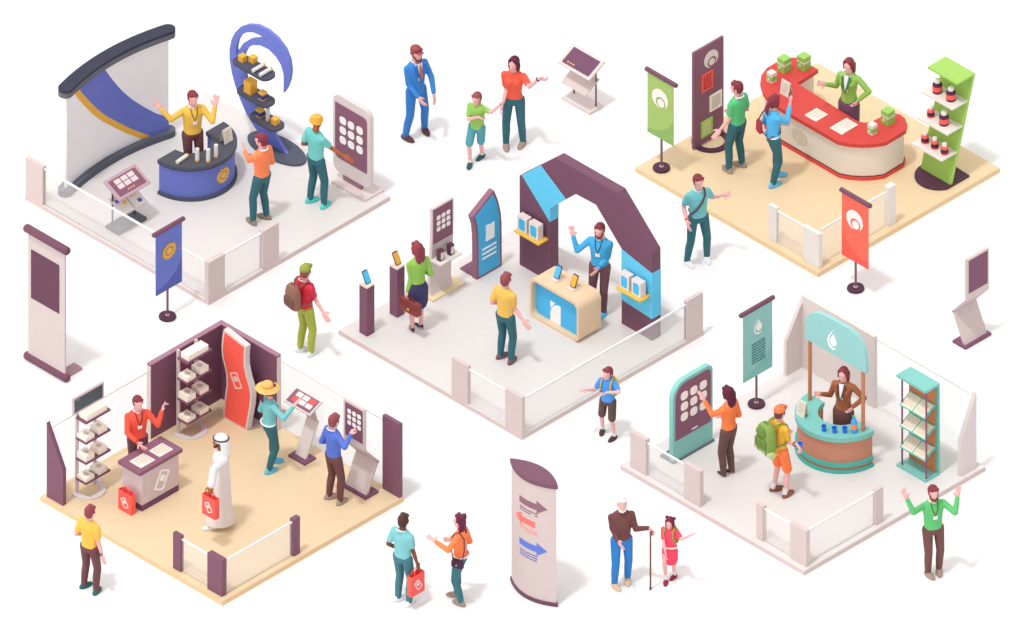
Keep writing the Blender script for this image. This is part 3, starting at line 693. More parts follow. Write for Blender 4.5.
def tent_sign(c, axis, w, h, label, col='#fff9ec', line='#d7c7ae', spread=.05, group=None, name='tent_card'):
    c = V3(c); ax = V3(axis).normalized(); out = V3((ax.y, -ax.x, 0))   # out: side that faces the viewer
    T = Thing(name, label, 'sign', c, group)
    for k, s in (('front_leaf', 1), ('back_leaf', -1)):
        o = c + out*(s*spread); up = (c + UP*h - o).normalized(); L = (c + UP*h - o).length
        a = ax*s; fn = FP(o, a, up)
        m = MB(); m.mat(0); decal(m, quad(-w/2, w/2, 0, L), fn, .006)
        if s > 0: m.mat(1); lines(m, fn, -w*.32, w*.32, L*.82, L*.13, 5, .012, w0=.006)
        T.part(k, m, [col, line])
    return T
def sheet(c, a, b, label, col='#fbf5ea', line='#dccdb8', n=6, group=None, name='paper_sheet', cat='paper', ink=None, seed=2):
    # flat sheet centred at c with half-axes a, b (vectors)
    c, a, b = V3(c), V3(a), V3(b); fn = FP(c, a.normalized(), b.normalized()); A, B = a.length, b.length
    m = MB(); m.mat(0); decal(m, quad(-A, A, -B, B), fn, .006); m.mat(1); lines(m, fn, -A*.75, A*.75, B*.78, 1.6*B/n, n, .5*B/n, w0=.006)
    return solo(name, label, cat, m, [col, line], c, group=group)
# ================================================================ blue sun stand, upper left
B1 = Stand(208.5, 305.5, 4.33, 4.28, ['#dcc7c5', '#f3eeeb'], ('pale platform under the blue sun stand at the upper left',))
PC = '#dfcdca'; HP = .86
B1.post('l', 25.5, 42.5, HP, PC, 'wide pale barrier post at the left corner beside the curved display wall', z=Z1)
B1.post('r', 208.5, 225, HP, PC, 'pale barrier post at the near corner of the blue stand platform')
B1.post('r', 263, 279, HP, PC, 'pale barrier post next to the feet of the orange sweater on the blue stand platform')
B1.glass('l', 42.5, 204.6, HP-.05, 'long clear glass barrier along the left edge, crossing in front of the brochure stand')
B1.glass('r', 225, 263, HP-.05, 'short clear glass barrier between two pale posts of the blue stand')
# curved display wall
A_ = at(65.5, 193.5, Z1); B_ = at(168, 134.5, Z1)
def wallp(t, off=0.0, z=0.0):
    bx = -.17*4*t*(1-t) - .06*max(0, .3-t)**2*10*0
    p = A_ + (B_-A_)*t + V3((bx, 0, 0)); d = (B_-A_) + V3((-.17*4*(1-2*t), 0, 0)); n = V3((d.y, -d.x, 0)).normalized()
    return p + n*off + UP*z
def wallbar(z0, z1, mats):
    m = MB(); N = 20; h = .125; L = [wallp(i/N, h) for i in range(N+1)]; R_ = [wallp(i/N, -h) for i in range(N+1)]
    def end(t, sg):
        c = wallp(t); d = (wallp(.02)-wallp(0)).normalized() if t == 0 else (wallp(1)-wallp(.98)).normalized(); n = V3((d.y, -d.x, 0))
        return [c + (n*math.cos(a)*(-1 if t == 0 else 1) + d*sg*math.sin(a))*h for a in [PI*j/8 for j in range(1, 8)]]
    loop = L + end(1, 1) + R_[::-1] + end(0, -1)
    bz = UP*z0; m.prism3([p+bz for p in loop], UP*(z1-z0)); return m
dw = Thing('display_wall', 'tall white curved display wall with a blue and yellow swoosh and dark bars', 'display wall', A_)
dw.part('bottom_bar', wallbar(0, .115, None), '#565a68')
dw.part('top_bar', wallbar(2.02, 2.12, None), '#64666f'); dw.part('bar_cap', wallbar(2.12, 2.17, None), '#323446')
def strip(lo, hi, o0, o1, N=36, u0=0.0, u1=1.0):
    m = MB(); P = []
    for i in range(N+1):
        t = u0 + (u1-u0)*i/N; a, b = lo(t), max(hi(t), lo(t)+.002); P += [wallp(t, o0, a), wallp(t, o0, b), wallp(t, o1, b), wallp(t, o1, a)]
    F = []
    for i in range(N):
        for k in range(4): a = 4*i+k; b = 4*i+(k+1) % 4; F.append((a, a+4, b+4, b))
    F += [(0, 1, 2, 3), (4*N+3, 4*N+2, 4*N+1, 4*N)]
    return m.add(P, F)
ZB, ZT = .115, 2.02; HH = ZT-ZB
dw.part('panel', strip(lambda t: ZB, lambda t: ZT, -.02, .02), M('#fbfbfb', gain=.97))
def interp(K, t):
    for (a, x), (b, y) in zip(K, K[1:]):
        if t <= b: s = (t-a)/(b-a); return x + (y-x)*s
    return K[-1][1]
UPc = [(0, 1), (.42, 1), (.50, .83), (.56, .71), (.62, .60), (.71, .46), (.80, .34), (.9, .22), (1, .13)]
LOc = [(.13, 1), (.2, .86), (.28, .72), (.357, .59), (.46, .44), (.576, .30), (.7, .155), (.826, .03), (.86, 0), (1, 0)]
z_ = lambda v: ZB + HH*v
dw.part('blue_swoosh', strip(lambda t: z_(interp(LOc, t)), lambda t: z_(interp(UPc, t)), .02, .026, u0=.13), '#6674c4')
dw.part('yellow_stripe', strip(lambda t: z_(max(0, interp([(.07, 1)] + [(a-.055, b-.012) for a, b in LOc[1:-1]], t))), lambda t: z_(interp(LOc, t)) if t > .13 else z_(1), .02, .025, u0=.07, u1=.85), '#fdc040')
# counter
cc = at(190.5, 140.6, Z1+.70); cc.z = Z1
def arcpoly(r0, r1, n=28): return [(cc.x + r1*math.sin(PI*i/n), cc.y - r1*math.cos(PI*i/n)) for i in range(n+1)] + [(cc.x + r0*math.sin(PI*i/n), cc.y + r0*math.cos(PI*i/n)*-1) for i in range(n, -1, -1)]
ct = Thing('reception_counter', 'blue half-round counter with a dark top and a golden sun emblem', 'counter', cc)
m = MB(); m.xy(arcpoly(.36, .78), Z1, Z1+.06); ct.part('plinth', m, '#4a4e60')
m = MB(); m.xy(arcpoly(.40, .74), Z1+.06, Z1+.61); ct.part('counter_body', m, '#6370bd')
m = MB(); m.xy(arcpoly(.37, .77), Z1+.61, Z1+.635); ct.part('trim_band', m, '#383d66')
m = MB(); m.xy(arcpoly(.36, .78), Z1+.635, Z1+.70); ct.part('counter_top', m, '#4d4f5a')
fcyl = lambda u, v, w: V3((cc.x + (.74+w)*math.cos(u/.74), cc.y + (.74+w)*math.sin(u/.74), v))
m = MB(); logo_sun(m, fcyl, .74*math.radians(3), Z1+.35, .165); ct.part('sun_emblem', m, ['#fcc550', '#7a5c78'])
zc = Z1+.70
def tube_pack(p, label, lying=None, group=None):
    m = MB(); T = Thing('white_tube', label, 'tube', p, group)
    if lying is None:
        m.lathe(p, [(0, .03), (.036, .03), (.034, .25), (.028, .25), (.0, .25)], 16); T.part('sleeve', m, '#f8f6f4')
        m = MB(); m.lathe(p, [(0, 0), (.037, 0), (.038, .03), (0, .032)], 16); T.part('cap', m, '#f7b531')
    else:
        d = (V3(lying)-V3(p)); d.normalize(); q = V3(p) + UP*.036
        m.tube([q, q + d*.24], .035, 16); T.part('sleeve', m, '#f8f6f4'); m = MB(); m.tube([q + d*.24, q + d*.27], .036, 16); T.part('cap', m, '#f7b531')
    return T
tube_pack(at(177, 164, zc), 'white tube with a yellow end lying flat on the dark sun counter', at(190, 155, zc))
tube_pack(at(197.3, 160.8, zc), 'upright white tube on the sun counter, nearest the lying one')
tube_pack(at(208.2, 161.5, zc), 'upright white tube in the middle of three on the sun counter')
tube_pack(at(216, 157.0, zc), 'upright white tube on the sun counter, nearest the tent card')
tent_sign(at(226.5, 141, zc), (0, 1, 0), .20, .26, 'cream tent card standing at the end of the dark sun counter')
# arch shelf
ac = at(277, 149.5, Z1); ya = ac.y
ar = Thing('arch_shelf', 'blue hook-shaped display shelf on a dark oval base', 'shelf', ac)
m = MB(); m.lathe(ac, [(0, 0), (1, 0), (1, .03), (.97, .045), (0, .045)], 44, sx=.63, sy=.30); ar.part('base', m, '#4d5262')
O = [(552, 550), (500, 520), (460, 488), (430, 445), (402, 400), (380, 350), (358, 290), (345, 240), (337, 190), (337, 150), (345, 115), (358, 90), (378, 70), (405, 61), (440, 63), (480, 82), (515, 112), (545, 152), (562, 195), (567, 235), (563, 270), (553, 298), (540, 318), (541, 280), (540, 245), (530, 212), (510, 180), (485, 155), (455, 140), (425, 138), (403, 150), (391, 172), (388, 205), (394, 245), (405, 285), (420, 325), (440, 368), (465, 410), (500, 465), (530, 515)]
Hh = [(365, 182), (361, 150), (368, 118), (382, 98), (402, 90), (425, 90), (450, 100), (478, 120), (445, 112), (415, 115), (390, 130), (372, 155)]
B2p = lambda q: pxz(q[0]/3.765+140, q[1]/3.765+10, ya-.03)
lo_ = min(B2p(q)[1] for q in O); sh_ = Z1+.04-lo_
m = MB(); m.xz([(x, z+sh_) for x, z in map(B2p, O)], ya-.03, ya+.03, [[(x, z+sh_) for x, z in map(B2p, Hh)]]); ar.part('hook_frame', m, '#6a78cc')
SH = []
for (px, py, ln) in ((254, 67, .84), (256, 95, .74), (267, 120, .66)):
    yy = ya-.13; x, z = pxz(px, py, yy); m = MB(); m.xy(rrect(x-ln/2, x+ln/2, yy-.16, yy+.16, .13), z-.045, z); ar.part('shelf_board', m, '#4a4c5e'); SH.append((x, yy, z, ln))
def cube_box(c, s, col, label, band=None, h=None, name='product_box'):
    h = h or s; m = MB(); c = V3(c); m.mat(0).box(c.x-s/2, c.x+s/2, c.y-s/2, c.y+s/2, c.z, c.z+h)
    mats = [col]
    if band: m.mat(1).box(c.x-s/2-.004, c.x+s/2+.004, c.y-s/2-.004, c.y+s/2+.004, c.z+h*.18, c.z+h*.72); mats.append(band)
    return solo(name, label, 'box', m, mats, c)
x, y, z, l = SH[0]
cube_box((x-.27, y+.0, z), .11, '#fdbe3a', 'small yellow box on the top shelf of the blue hook, nearer the hook edge')
cube_box((x-.12, y+.10, z), .11, '#fdbe3a', 'small yellow box on the top shelf of the blue hook, beside the tubes')
for k, (dx, lb) in enumerate(((.10, 'white tube lying on the top hook shelf, next to the yellow boxes'), (.27, 'white tube lying on the top hook shelf, nearest its rounded right end'))):
    tube_pack((x+dx, y-.13, z), lb, (x+dx, y+.2, z))
x, y, z, l = SH[1]
cube_box((x-.13, y+.0, z), .16, '#fdbe3a', 'tall yellow box on the middle shelf of the blue hook', h=.24)
cube_box((x+.16, y+.0, z), .11, '#fdbe3a', 'yellow box with a navy band on the middle hook shelf', '#3d4685', .15)
x, y, z, l = SH[2]
cube_box((x-.16, y+.0, z), .11, '#fdbe3a', 'yellow box with a navy band on the lowest hook shelf', '#3d4685', .15)
tube_pack((x+.02, y, z), 'white tube standing on the lowest hook shelf between two boxes')
cube_box((x+.17, y+.03, z), .11, '#fdbe3a', 'small plain yellow box on the lowest hook shelf')
# tall touch kiosk
kc = at(364.7, 202.5, Z1)
k1 = Thing('touch_kiosk', 'large pale rounded touch kiosk with a purple screen of nine icons on the sun stand', 'kiosk', (kc.x-.4, kc.y+.22, Z1))
m = MB(); m.box(kc.x-.80, kc.x, kc.y, kc.y+.455, Z1, Z1+.04); k1.part('base', m, '#e8dad7')
yk = kc.y+.15; x0, _ = pxz(333.1, 92.5, yk); x1 = x0+.872; zt = pxz(333.1, 92.0, yk)[1]; zb = pxz(370.1, 190, yk)[1]
m = MB(); m.box(pxz(342.3, 180, yk)[0], pxz(360, 190, yk)[0], yk+.02, yk+.08, Z1+.04, zb+.1); k1.part('neck', m, '#9a6f80')
m = MB(); m.xz(rrect(x0, x1, zb, zt, .15), yk, yk+.085); k1.part('kiosk_body', m, '#e9dcda')
sx0 = pxz(335.4, 101.3, yk)[0]; sx1 = pxz(367.1, 174, yk)[0]; sz1 = pxz(335.4, 101.3, yk)[1]; sz0 = pxz(367.1, 174, yk)[1]
def icon_screen(T, fn, rect, us, vs, s, col='#87586f', icon=M('#fffaf6', gain=.97), r=.09, corners=(1, 0, 1, 0), extra=None, rs=.35, parent=None, name='screen'):
    m = MB(); m.mat(0); decal(m, rrect(*rect, r, 5, corners), fn, .008); m.mat(1)
    for u in us:
        for v in vs: decal(m, rrect(u-s/2, u+s/2, v-s/2, v+s/2, s*rs, 3), fn, .006, w0=.008)
    mats = [col, icon]
    if extra: mats += extra(m)
    return T.part(name, m, mats, parent)
u_ = [pxz(p, 130, yk)[0] for p in (343.3, 351.5, 360)]; v_ = [pxz(343.3, p, yk)[1] for p in (120.6, 130.3, 140)]
icon_screen(k1, FXZ(yk), (sx0, sx1, sz0, sz1), u_, v_, .15)

# brochure stand, used twice (long axis A, low side B)
def brochure_stand(c, A, B, label, cols, icons, booklets):
    A, B, c = V3(A), V3(B), V3(c)                    # c: centre of the base on the ground
    T = Thing('brochure_stand', label, 'display stand', c)
    m = MB(); m.obox(c+UP*.025, A*.33, B*.16, UP*.025); T.part('base', m, cols[0])
    for s in (-1, 1):
        m = MB(); m.tube([c + A*(s*.26) - B*.06 + UP*.05, c + A*(s*.26) - B*.06 + UP*.83], .016, 8); T.part('post', m, cols[1])
    dn = (B*.354 - UP*.19).normalized(); n = A.cross(dn); n = n if n.z > 0 else -n
    p = c + B*.02 + UP*.85
    m = MB(); m.obox(p, A*.37, dn*.215, n*.018); T.part('screen_frame', m, cols[2])
    m = MB(); a2 = A if A.cross(-dn).dot(n) > 0 else -A
    fn = FP(p + n*.018, a2, -dn); m.mat(0); decal(m, quad(-.31, .31, -.165, .165), fn, .006)
    m.mat(1)
    if icons:
        for i in range(3):
            for j in range(2): decal(m, quad(-.22+i*.155, -.09+i*.155, -.05+j*.1, .035+j*.1), fn, .004, w0=.006)
    m.mat(2)
    for i in range(3): decal(m, circ((-.07 if icons else -.2)+i*.06, -.115, .018, 10), fn, .004, w0=.006)
    T.part('screen', m, [cols[3], '#f3dce0', '#f0b070'])
    p2 = c + B*.05 + UP*.49; m = MB(); m.obox(p2, A*.29, dn*.19, n*.01); T.part('brochure_tray', m, cols[4])
    if booklets:
        for s, cA, cB in ((-1, '#5a6cc4', '#f8c14a'), (1, '#f6e3b0', '#4f60b0')):
            fb = FP(p2 + n*.011 + a2*(s*.145), a2, -dn); b = MB(); b.mat(0); decal(b, quad(-.125, .125, -.17, .17), fb, .008)
            b.mat(1); decal(b, quad(-.09, -.02, .05, .12) if s < 0 else quad(-.08, .06, .03, .12), fb, .004, w0=.008); b.mat(2); decal(b, quad(.02, .09, -.03, .04) if s < 0 else quad(.0, .08, -.12, -.05), fb, .004, w0=.008)
            solo('brochure', 'open brochure with a %s on the brochure stand tray' % ('blue block at its corner' if s < 0 else 'pale yellow header'), 'brochure', b, ['#fdf8f0', cA, cB], p2 + n*.012 + a2*(s*.145))
    return T
bs = at(118.9, 235.8, Z1)
brochure_stand((bs.x-.16, bs.y+.33, Z1), (0, 1, 0), (1, 0, 0), 'dark-based brochure stand with a tilted purple screen, left of the sun counter', ['#5a5c66', '#41454f', '#b899a6', '#83546a', '#cbb8b8'], True, True)
b2 = at(590.5, 116.5, 0)
brochure_stand((b2.x-.36, b2.y+.17, 0), (1, 0, 0), (0, -1, 0), 'free-standing pale stand with a tilted dark screen at the top of the scene', ['#e8dcd9', '#7b5d6c', '#e6d8d5', '#6e4460', '#e0d0cd'], False, False)
# sun banner
def lg(m, Fn, u0, u1, vb, vt): logo_sun(m, Fn, (u0+u1)/2, vb+(vt-vb)*.63, .175, 2, .015); return ['#f9bc3c', '#5a4a7c']
pole_banner((167.5, 317.4), 'yz', (155.5, 181.4, 237, 296), ((153, 235.5), (184, 218.5)), '#6574c6', ('#4f5cab', 1), '#75485d', 'blue pole banner with a golden sun emblem in front of the blue stand', lg)
# tall roll-up screen, left edge
rc = at(47, 370, 0)
ru = Thing('roll_up_display', 'tall pale roll-up display with a dark purple screen at the left edge', 'display', rc)
yr = rc.y; x0 = pxz(28.6, 357, yr)[0]; x1 = pxz(65.2, 357, yr)[0]
zb = .12; ztop = pxz(28.6, 229, yr)[1]
m = MB(); m.box(x0, x1, yr-.01, yr+.02, zb, ztop); ru.part('panel', m, '#dccdca')
m = MB(); 
def bar_(z, r): q = MB(); q.tube([(x0-.07, yr, z), (x0-.05, yr, z), (x1+.05, yr, z), (x1+.07, yr, z)], [r*.8, r, r, r*.8], 20); return q
ru.part('bottom_bar', bar_(.07, .07), '#704459'); ru.part('top_bar', bar_(ztop, .075), '#704459')
m = MB(); m.box(x1-.22, x1-.02, yr+.04, yr+.42, 0, .05); ru.part('foot', m, '#a5808d')
m = MB(); s0 = pxz(31.8, 249, yr); s1 = pxz(59.7, 313.3, yr); decal(m, quad(s0[0], s1[0], s1[1], s0[1]), FXZ(yr-.01), .01); ru.part('screen', m, '#62394f', label='dark purple screen')
# ================================================================ red counter stand, upper right
def inset(P, d):
    n = len(P); A = sum(P[i][0]*P[(i+1) % n][1]-P[(i+1) % n][0]*P[i][1] for i in range(n)); s = 1 if A > 0 else -1; R = []
    for i in range(n):
        a, b, c = V3((*P[i-1], 0)), V3((*P[i], 0)), V3((*P[(i+1) % n], 0)); e, f = (b-a).normalized(), (c-b).normalized()
        n1, n2 = V3((-e.y, e.x, 0))*s, V3((-f.y, f.x, 0))*s; q = (n1+n2); q = q.normalized()/max(.4, q.normalized().dot(n1)); r = b + q*d; R.append((r.x, r.y))
    return R
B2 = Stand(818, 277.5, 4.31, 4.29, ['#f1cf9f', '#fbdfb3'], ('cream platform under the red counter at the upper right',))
WP = '#fbf4ec'
B2.post('l', 768.5, 776.2, .80, WP, 'narrow white barrier post on the left edge of the red counter platform', .07, inset=.11)
B2.post('l', 803.3, 818.9, .80, WP, 'wide white barrier post at the near corner of the red counter platform', .08, inset=.078)
B2.post('r', 889, 896, .88, WP, 'white barrier post behind the red pole banner on the red counter platform', .12, inset=.10)
B2.glass('l', 776.2, 803, .74, 'short clear glass barrier left of the near corner of the red counter platform', .07, .11)
B2.glass('r', 823, 887, .80, 'clear glass barrier behind the red pole banner', .09, .10)
ZT2 = .86
def tp(L, z=ZT2): return [tuple(at(x, y, z)[:2]) for x, y in L]
OC = tp([(818.2, 69.5), (797.5, 57.5), (789, 57.6), (778, 61.2), (767, 67.8), (761.3, 75.2), (760.2, 83), (763, 92), (770, 102), (837.8, 141.2), (850, 143.6), (863, 144.4), (875, 143.8), (886, 142), (906, 129.8), (907.4, 124), (905, 118.5), (900.5, 114.6), (894.5, 113.2), (889, 113.2), (871, 121.8), (865, 122.6), (859, 121.8), (852.5, 118.2), (797.2, 83)])
rcn = Thing('reception_counter', 'large red-topped white counter bent at both ends', 'counter', at(838, 165, Z1))
m = MB(); m.xy(inset(OC, .035), Z1, Z1+.07); rcn.part('plinth', m, '#d6493d')
m = MB(); m.xy(inset(OC, .045), Z1+.07, Z1+.085); rcn.part('kick_strip', m, '#6d2436')
m = MB(); m.xy(inset(OC, .055), Z1+.085, ZT2-.07); rcn.part('counter_body', m, '#fbf3e6')
m = MB(); m.xy(OC, ZT2-.075, ZT2); rcn.part('counter_top', m, '#c93f39')
yf = OC[9][1] + .055
m = MB(); u, v = pxz(799.6, 136.8, yf); logo_ring(m, FXZ(yf), u, v, .175); rcn.part('round_emblem', m, '#e2d6c6')
def carton(px, py, s, h, label, white=False):
    c = at(px, py, ZT2); c = V3((c.x-s/2, c.y+s/2, c.z)); T = Thing('product_carton', label, 'carton', c)
    m = MB(); m.mat(1 if white else 0).box(c.x-s/2, c.x+s/2, c.y-s/2, c.y+s/2, c.z, c.z+h)
    if white: m.mat(0).box(c.x-s/2-.003, c.x+s/2+.003, c.y-s/2-.003, c.y+s/2+.003, c.z+h*.22, c.z+h*.66)
    else: m.mat(1).box(c.x-s/2-.003, c.x+s/2+.003, c.y-s/2-.003, c.y+s/2+.003, c.z+h*.56, c.z+h*.66)
    T.part('box', m, ['#93c65a', '#fbf7ee']); m = MB(); logo_ring(m, FXZ(c.y-s/2-.003), c.x-s*.1, c.z+h*.34, s*.2); T.part('mark', m, '#e9f3c8' if not white else '#ffffff')
carton(784.2, 74.2, .165, .26, 'large green carton on the red counter, beside the small white-topped one')
carton(803.9, 72.1, .165, .26, 'large green carton at the upper end of the red counter')
carton(771.8, 84.1, .12, .19, 'small white and green carton at the rounded left bend of the red counter', True)
carton(888, 126.7, .165, .26, 'large green carton at the right bend of the red counter')
carton(872.3, 136, .12, .19, 'small white and green carton at the right bend of the red counter', True)
t_ = at(785, 95, ZT2); tent_sign((t_.x, t_.y+.03, t_.z), (1, 0, 0), .2, .27, 'cream tent card on the red counter in front of the blue-sweatered person')
sheet(at(816.2, 115, ZT2), (.135, 0, 0), (0, .145, 0), 'single printed sheet lying in the middle of the red counter')
sheet(at(842, 127.8, ZT2), (.14, 0, 0), (0, .15, 0), 'printed sheet on the red counter, left one of an overlapping pair', group='overlapping sheets')
q = at(846, 125.2, ZT2+.008); sheet(q, (.14, 0, 0), (0, .15, 0), 'printed sheet on the red counter, right and upper one of an overlapping pair', group='overlapping sheets')
# purple notice board
pb = at(708, 142, Z1); nb = Thing('notice_board', 'tall purple notice board with a round emblem and three posters beside the green tee', 'board', pb)
xb = at(693.5, 149.5, Z1+.03).x; y0, zb0 = pyz(693.5, 149.5, xb); y1 = y0+.71; zt0 = pyz(693.5, 53.4, xb)[1]
m = MB(); m.box(xb-.04, xb, y0, y1, zb0, zt0); nb.part('board_panel', m, '#855a6f')
f = FYZ(xb)
def qyz(xl, xr, yt, yb): a = pyz(xl, yt, xb); b = pyz(xl, yb, xb); return quad(a[0], a[0]+(xr-xl)/K1, b[1], a[1])
m = MB(); u, v = pyz(711, 58.5, xb); logo_ring(m, f, u, v, .165); nb.part('round_emblem', m, '#f2e8e0')
for (a, b, c, d, c1, c2, sd) in ((701.3, 712.8, 75.7, 93.4, '#ef5a50', '#b52f38', 1), (709.4, 721.6, 96, 112.3, M('#fffaf2', gain=.97), '#ddd2c6', 2), (700.9, 712.4, 122.5, 139, '#a7d15a', '#eef5c8', 3)):
    r_ = qyz(a, b, c, d); m = MB(); m.mat(0); decal(m, r_, f, .012); m.mat(1); U0, U1, V0, V1 = r_[0][0], r_[1][0], r_[0][1], r_[2][1]
    lines(m, f, U0+.04, U1-.04, V1-.04, (V1-V0-.07)/8, 8, .02, (.03, .07) if sd != 2 else None, w0=.012, seed=sd); nb.part('poster', m, [c1, c2])
m = MB(); cxr, cyr = xb+.02, (y0+y1)/2+.04
m.xy([(cxr + .33*math.cos(a), cyr + .33*math.sin(a)) for a in [math.radians(-150+300*i/30) for i in range(31)]] + [(cxr + .23*math.cos(a), cyr + .23*math.sin(a)) for a in [math.radians(150-300*i/30) for i in range(31)]], Z1, Z1+.035); nb.part('ring_foot', m, '#4f2c40')
# leaning bottle shelf
gc = at(935.5, 176, Z1); gs = Thing('bottle_shelf', 'bright green leaning shelf with three white boards on a dark base', 'shelf', gc)
fr = at(950.4, 185, Z1+.035); X1 = fr.x; X0 = X1-.70; yb = fr.y
m = MB(); cx_ = (X0+X1)/2
gc0 = at(939, 176.5, Z1); tipq = at(969.5, 177, Z1); D = [tuple((gc0 + (GR*math.cos(t) + GV*math.sin(t))*.41)[:2]) for t in [math.radians(70+170*i/20) for i in range(21)]] + [(tipq.x-.42, tipq.y+.02), (tipq.x, tipq.y)]
m.xy(D, Z1, Z1+.035); gs.part('base', m, '#4f2c40')
sl = .54/1.985
def yp(z): return yb + sl*(z-Z1-.035)
m = MB(); zt = Z1+.035+1.985
m.prism3([(X0, yp(Z1+.035), Z1+.035), (X1, yp(Z1+.035), Z1+.035), (X1, yp(zt-.036), zt-.036), (X0, yp(zt-.036), zt-.036)], (0, .05, 0)); gs.part('back_panel', m, '#9cca5a')
m = MB(); m.box(X0, X1, yp(zt)-.38, yp(zt)+.05, zt-.035, zt); gs.part('canopy', m, '#9cca5a')
shv = []
for (px, py) in ((967.3, 101), (962.5, 126), (958.1, 151.5)):
    yy, zz = pyz(px, py, X1)
    for _ in range(8): yy2 = yp(zz); yy, zz = pyz(px, py, X1)[0], zz; zz = pyz(px, py, X1)[1]
    yb_ = yp(zz); m = MB(); m.box(X0-.04, X1-.01, yb_-.36, yb_, zz-.03, zz); gs.part('shelf_board', m, '#f8f1ea'); shv.append((yb_-.18, zz))
def jar(x, y, z, r, h, body, lab, label, lid='#fdfaf5'):
    T = Thing('bottle', label, 'bottle', (x, y, z)); c = (x, y, z)
    m = MB(); m.lathe(c, [(0, 0), (r, 0), (r, h*.82), (r*.75, h*.95), (r*.6, h), (0, h)], 20); T.part('jar', m, body)
    m = MB(); m.lathe(c, [(0, h), (r*.62, h), (r*.62, h+.05), (0, h+.05)], 16); T.part('lid', m, lid)
    m = MB(); m.lathe(c, [(r, h*.2), (r*1.03, h*.2), (r*1.03, h*.68), (r, h*.68)], 20); T.part('paper_label', m, lab)
dk = '#4a2440'; rd = '#ee5a50'
y, z = shv[0]; jar(X0+.16, y, z, .082, .20, dk, rd, 'dark bottle with a red label, left one on the top board of the green shelf'); jar(X0+.48, y, z, .082, .20, dk, rd, 'dark bottle with a red label, right one on the top board of the green shelf')
y, z = shv[1]; jar(X0+.13, y, z, .062, .16, rd, dk, 'red bottle on the middle board of the green shelf'); jar(X0+.44, y, z, .082, .20, dk, rd, 'dark bottle on the middle board of the green shelf')
y, z = shv[2]
for k, w_ in enumerate(('left', 'middle', 'right')): jar(X0+.12+k*.23, y, z, .065, .16, rd, dk, 'small red bottle, %s one of three on the lowest green shelf board' % w_)
def lgr(m, Fn, u0, u1, vb, vt): logo_ring(m, Fn, (u0+u1)/2, vb+(vt-vb)*.66, (u1-u0)*.31, .015); return [M('#fbf2ec', gain=.97)]
pole_banner((661.5, 168.8, Z1), 'xz', (648, 673.8, 73.8, 131), ((645.8, 68.8), (676.8, 85.5)), '#a3c465', ('#88b058', 1), '#6f465a', 'green pole banner with a round white emblem on the left of the red counter platform', lgr)
pole_banner((855.7, 289.2), 'xz', (842.3, 868.7, 193, 254), ((840.5, 190.5), (871, 205)), '#f4634d', ('#e9533f', -1), '#6f465a', 'red pole banner with a round white emblem in front of the red counter platform', lgr)
# ================================================================ phone stand, centre
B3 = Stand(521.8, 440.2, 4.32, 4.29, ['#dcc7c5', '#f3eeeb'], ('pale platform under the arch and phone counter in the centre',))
B3.post('l', 451.6, 467.6, .86, PC, 'pale barrier post on the left edge of the arch platform', .075)
B3.post('l', 505.3, 521.8, .86, PC, 'pale barrier post at the near corner of the arch platform', .075)
B3.post('r', 686.8, 703, .88, PC, 'pale barrier post at the right corner of the platform, beside the arch', .07)
B3.glass('l', 467.6, 505.3, .79, 'short clear glass barrier between two pale posts of the arch platform', .075)
B3.glass('r', 525, 686.8, .80, 'long clear glass barrier along the right edge of the arch platform', .07)
def phone(c, A, up, col, label, w=.12, stand='#f3e4d8'):
    c, A, up = V3(c), V3(A).normalized(), V3(up); n = A.cross(up).normalized(); n = n if n.z > 0 else -n
    T = Thing('smartphone', label, 'phone', c); h = up.length; u = up.normalized(); o = c + UP*.03
    m = MB(); g_ = V3((n.x, n.y, 0)).normalized(); m.obox(c + UP*.012 , A*.075, g_*.075, UP*.012); T.part('stand_foot', m, stand)
    a2 = A if A.cross(u).dot(n) > 0 else -A
    fn = FP(o, a2, u); m = MB(); decal(m, rrect(-w/2, w/2, 0, h, .02, 3), fn, .018); T.part('phone_body', m, '#5d3a52')
    m = MB(); decal(m, rrect(-w/2+.008, w/2-.008, .012, h-.018, .014, 3), fn, .004, w0=.018); T.part('screen', m, col)
for (x, y, col, nm) in ((367, 336.8, '#3fc3f3', 'front left'), (397.2, 318, '#fbb83a', 'rear')):
    c = at(x, y, Z1); T = Thing('display_pedestal', 'tall purple pedestal carrying a %s phone' % ('blue' if nm[0] == 'f' else 'yellow'), 'pedestal', (c.x-.09, c.y+.09, Z1))
    m = MB(); m.box(c.x-.18, c.x, c.y, c.y+.175, Z1, Z1+.975); T.part('column', m, '#7b4e66'); m = MB(); m.box(c.x-.182, c.x+.002, c.y-.002, c.y+.177, Z1+.975, Z1+.99); T.part('top_plate', m, '#eadcd9')
    phone((c.x-.06, c.y+.09, Z1+.99), (0, 1, 0), (-.106, 0, .21), col, 'small %s phone leaning on top of a purple pedestal' % ('blue' if nm[0] == 'f' else 'yellow'))
# leaning kiosk with a shelf
c = at(433.4, 302.5, Z1); k2 = Thing('touch_kiosk', 'slim pale kiosk with a small shelf, beside the person in the green top', 'kiosk', (c.x-.18, c.y+.37, Z1))
m = MB(); m.box(c.x-.37, c.x, c.y, c.y+.75, Z1, Z1+.04); k2.part('base', m, '#f6e3ba')
y0 = at(431.5, 296, Z1+.04).y; y1 = y0+.50
PR = [pxz(a, b, y0) for a, b in ((431.5, 296), (429.6, 285), (430.8, 268), (432, 250), (432.4, 230), (432.3, 209.7))]
PR[0] = (PR[0][0], Z1+.04)
m = MB(); m.xz(PR + [(x-.06, z) for x, z in PR[::-1]], y0, y1); k2.part('panel', m, '#e6d8d6', angle=20)
xs = PR[-1][0]; f = lambda u, v, w: V3((xs + (PR[-2][0]-xs)*(PR[-1][1]-v)/(PR[-1][1]-PR[-2][1])*1.0 + w, u, v))
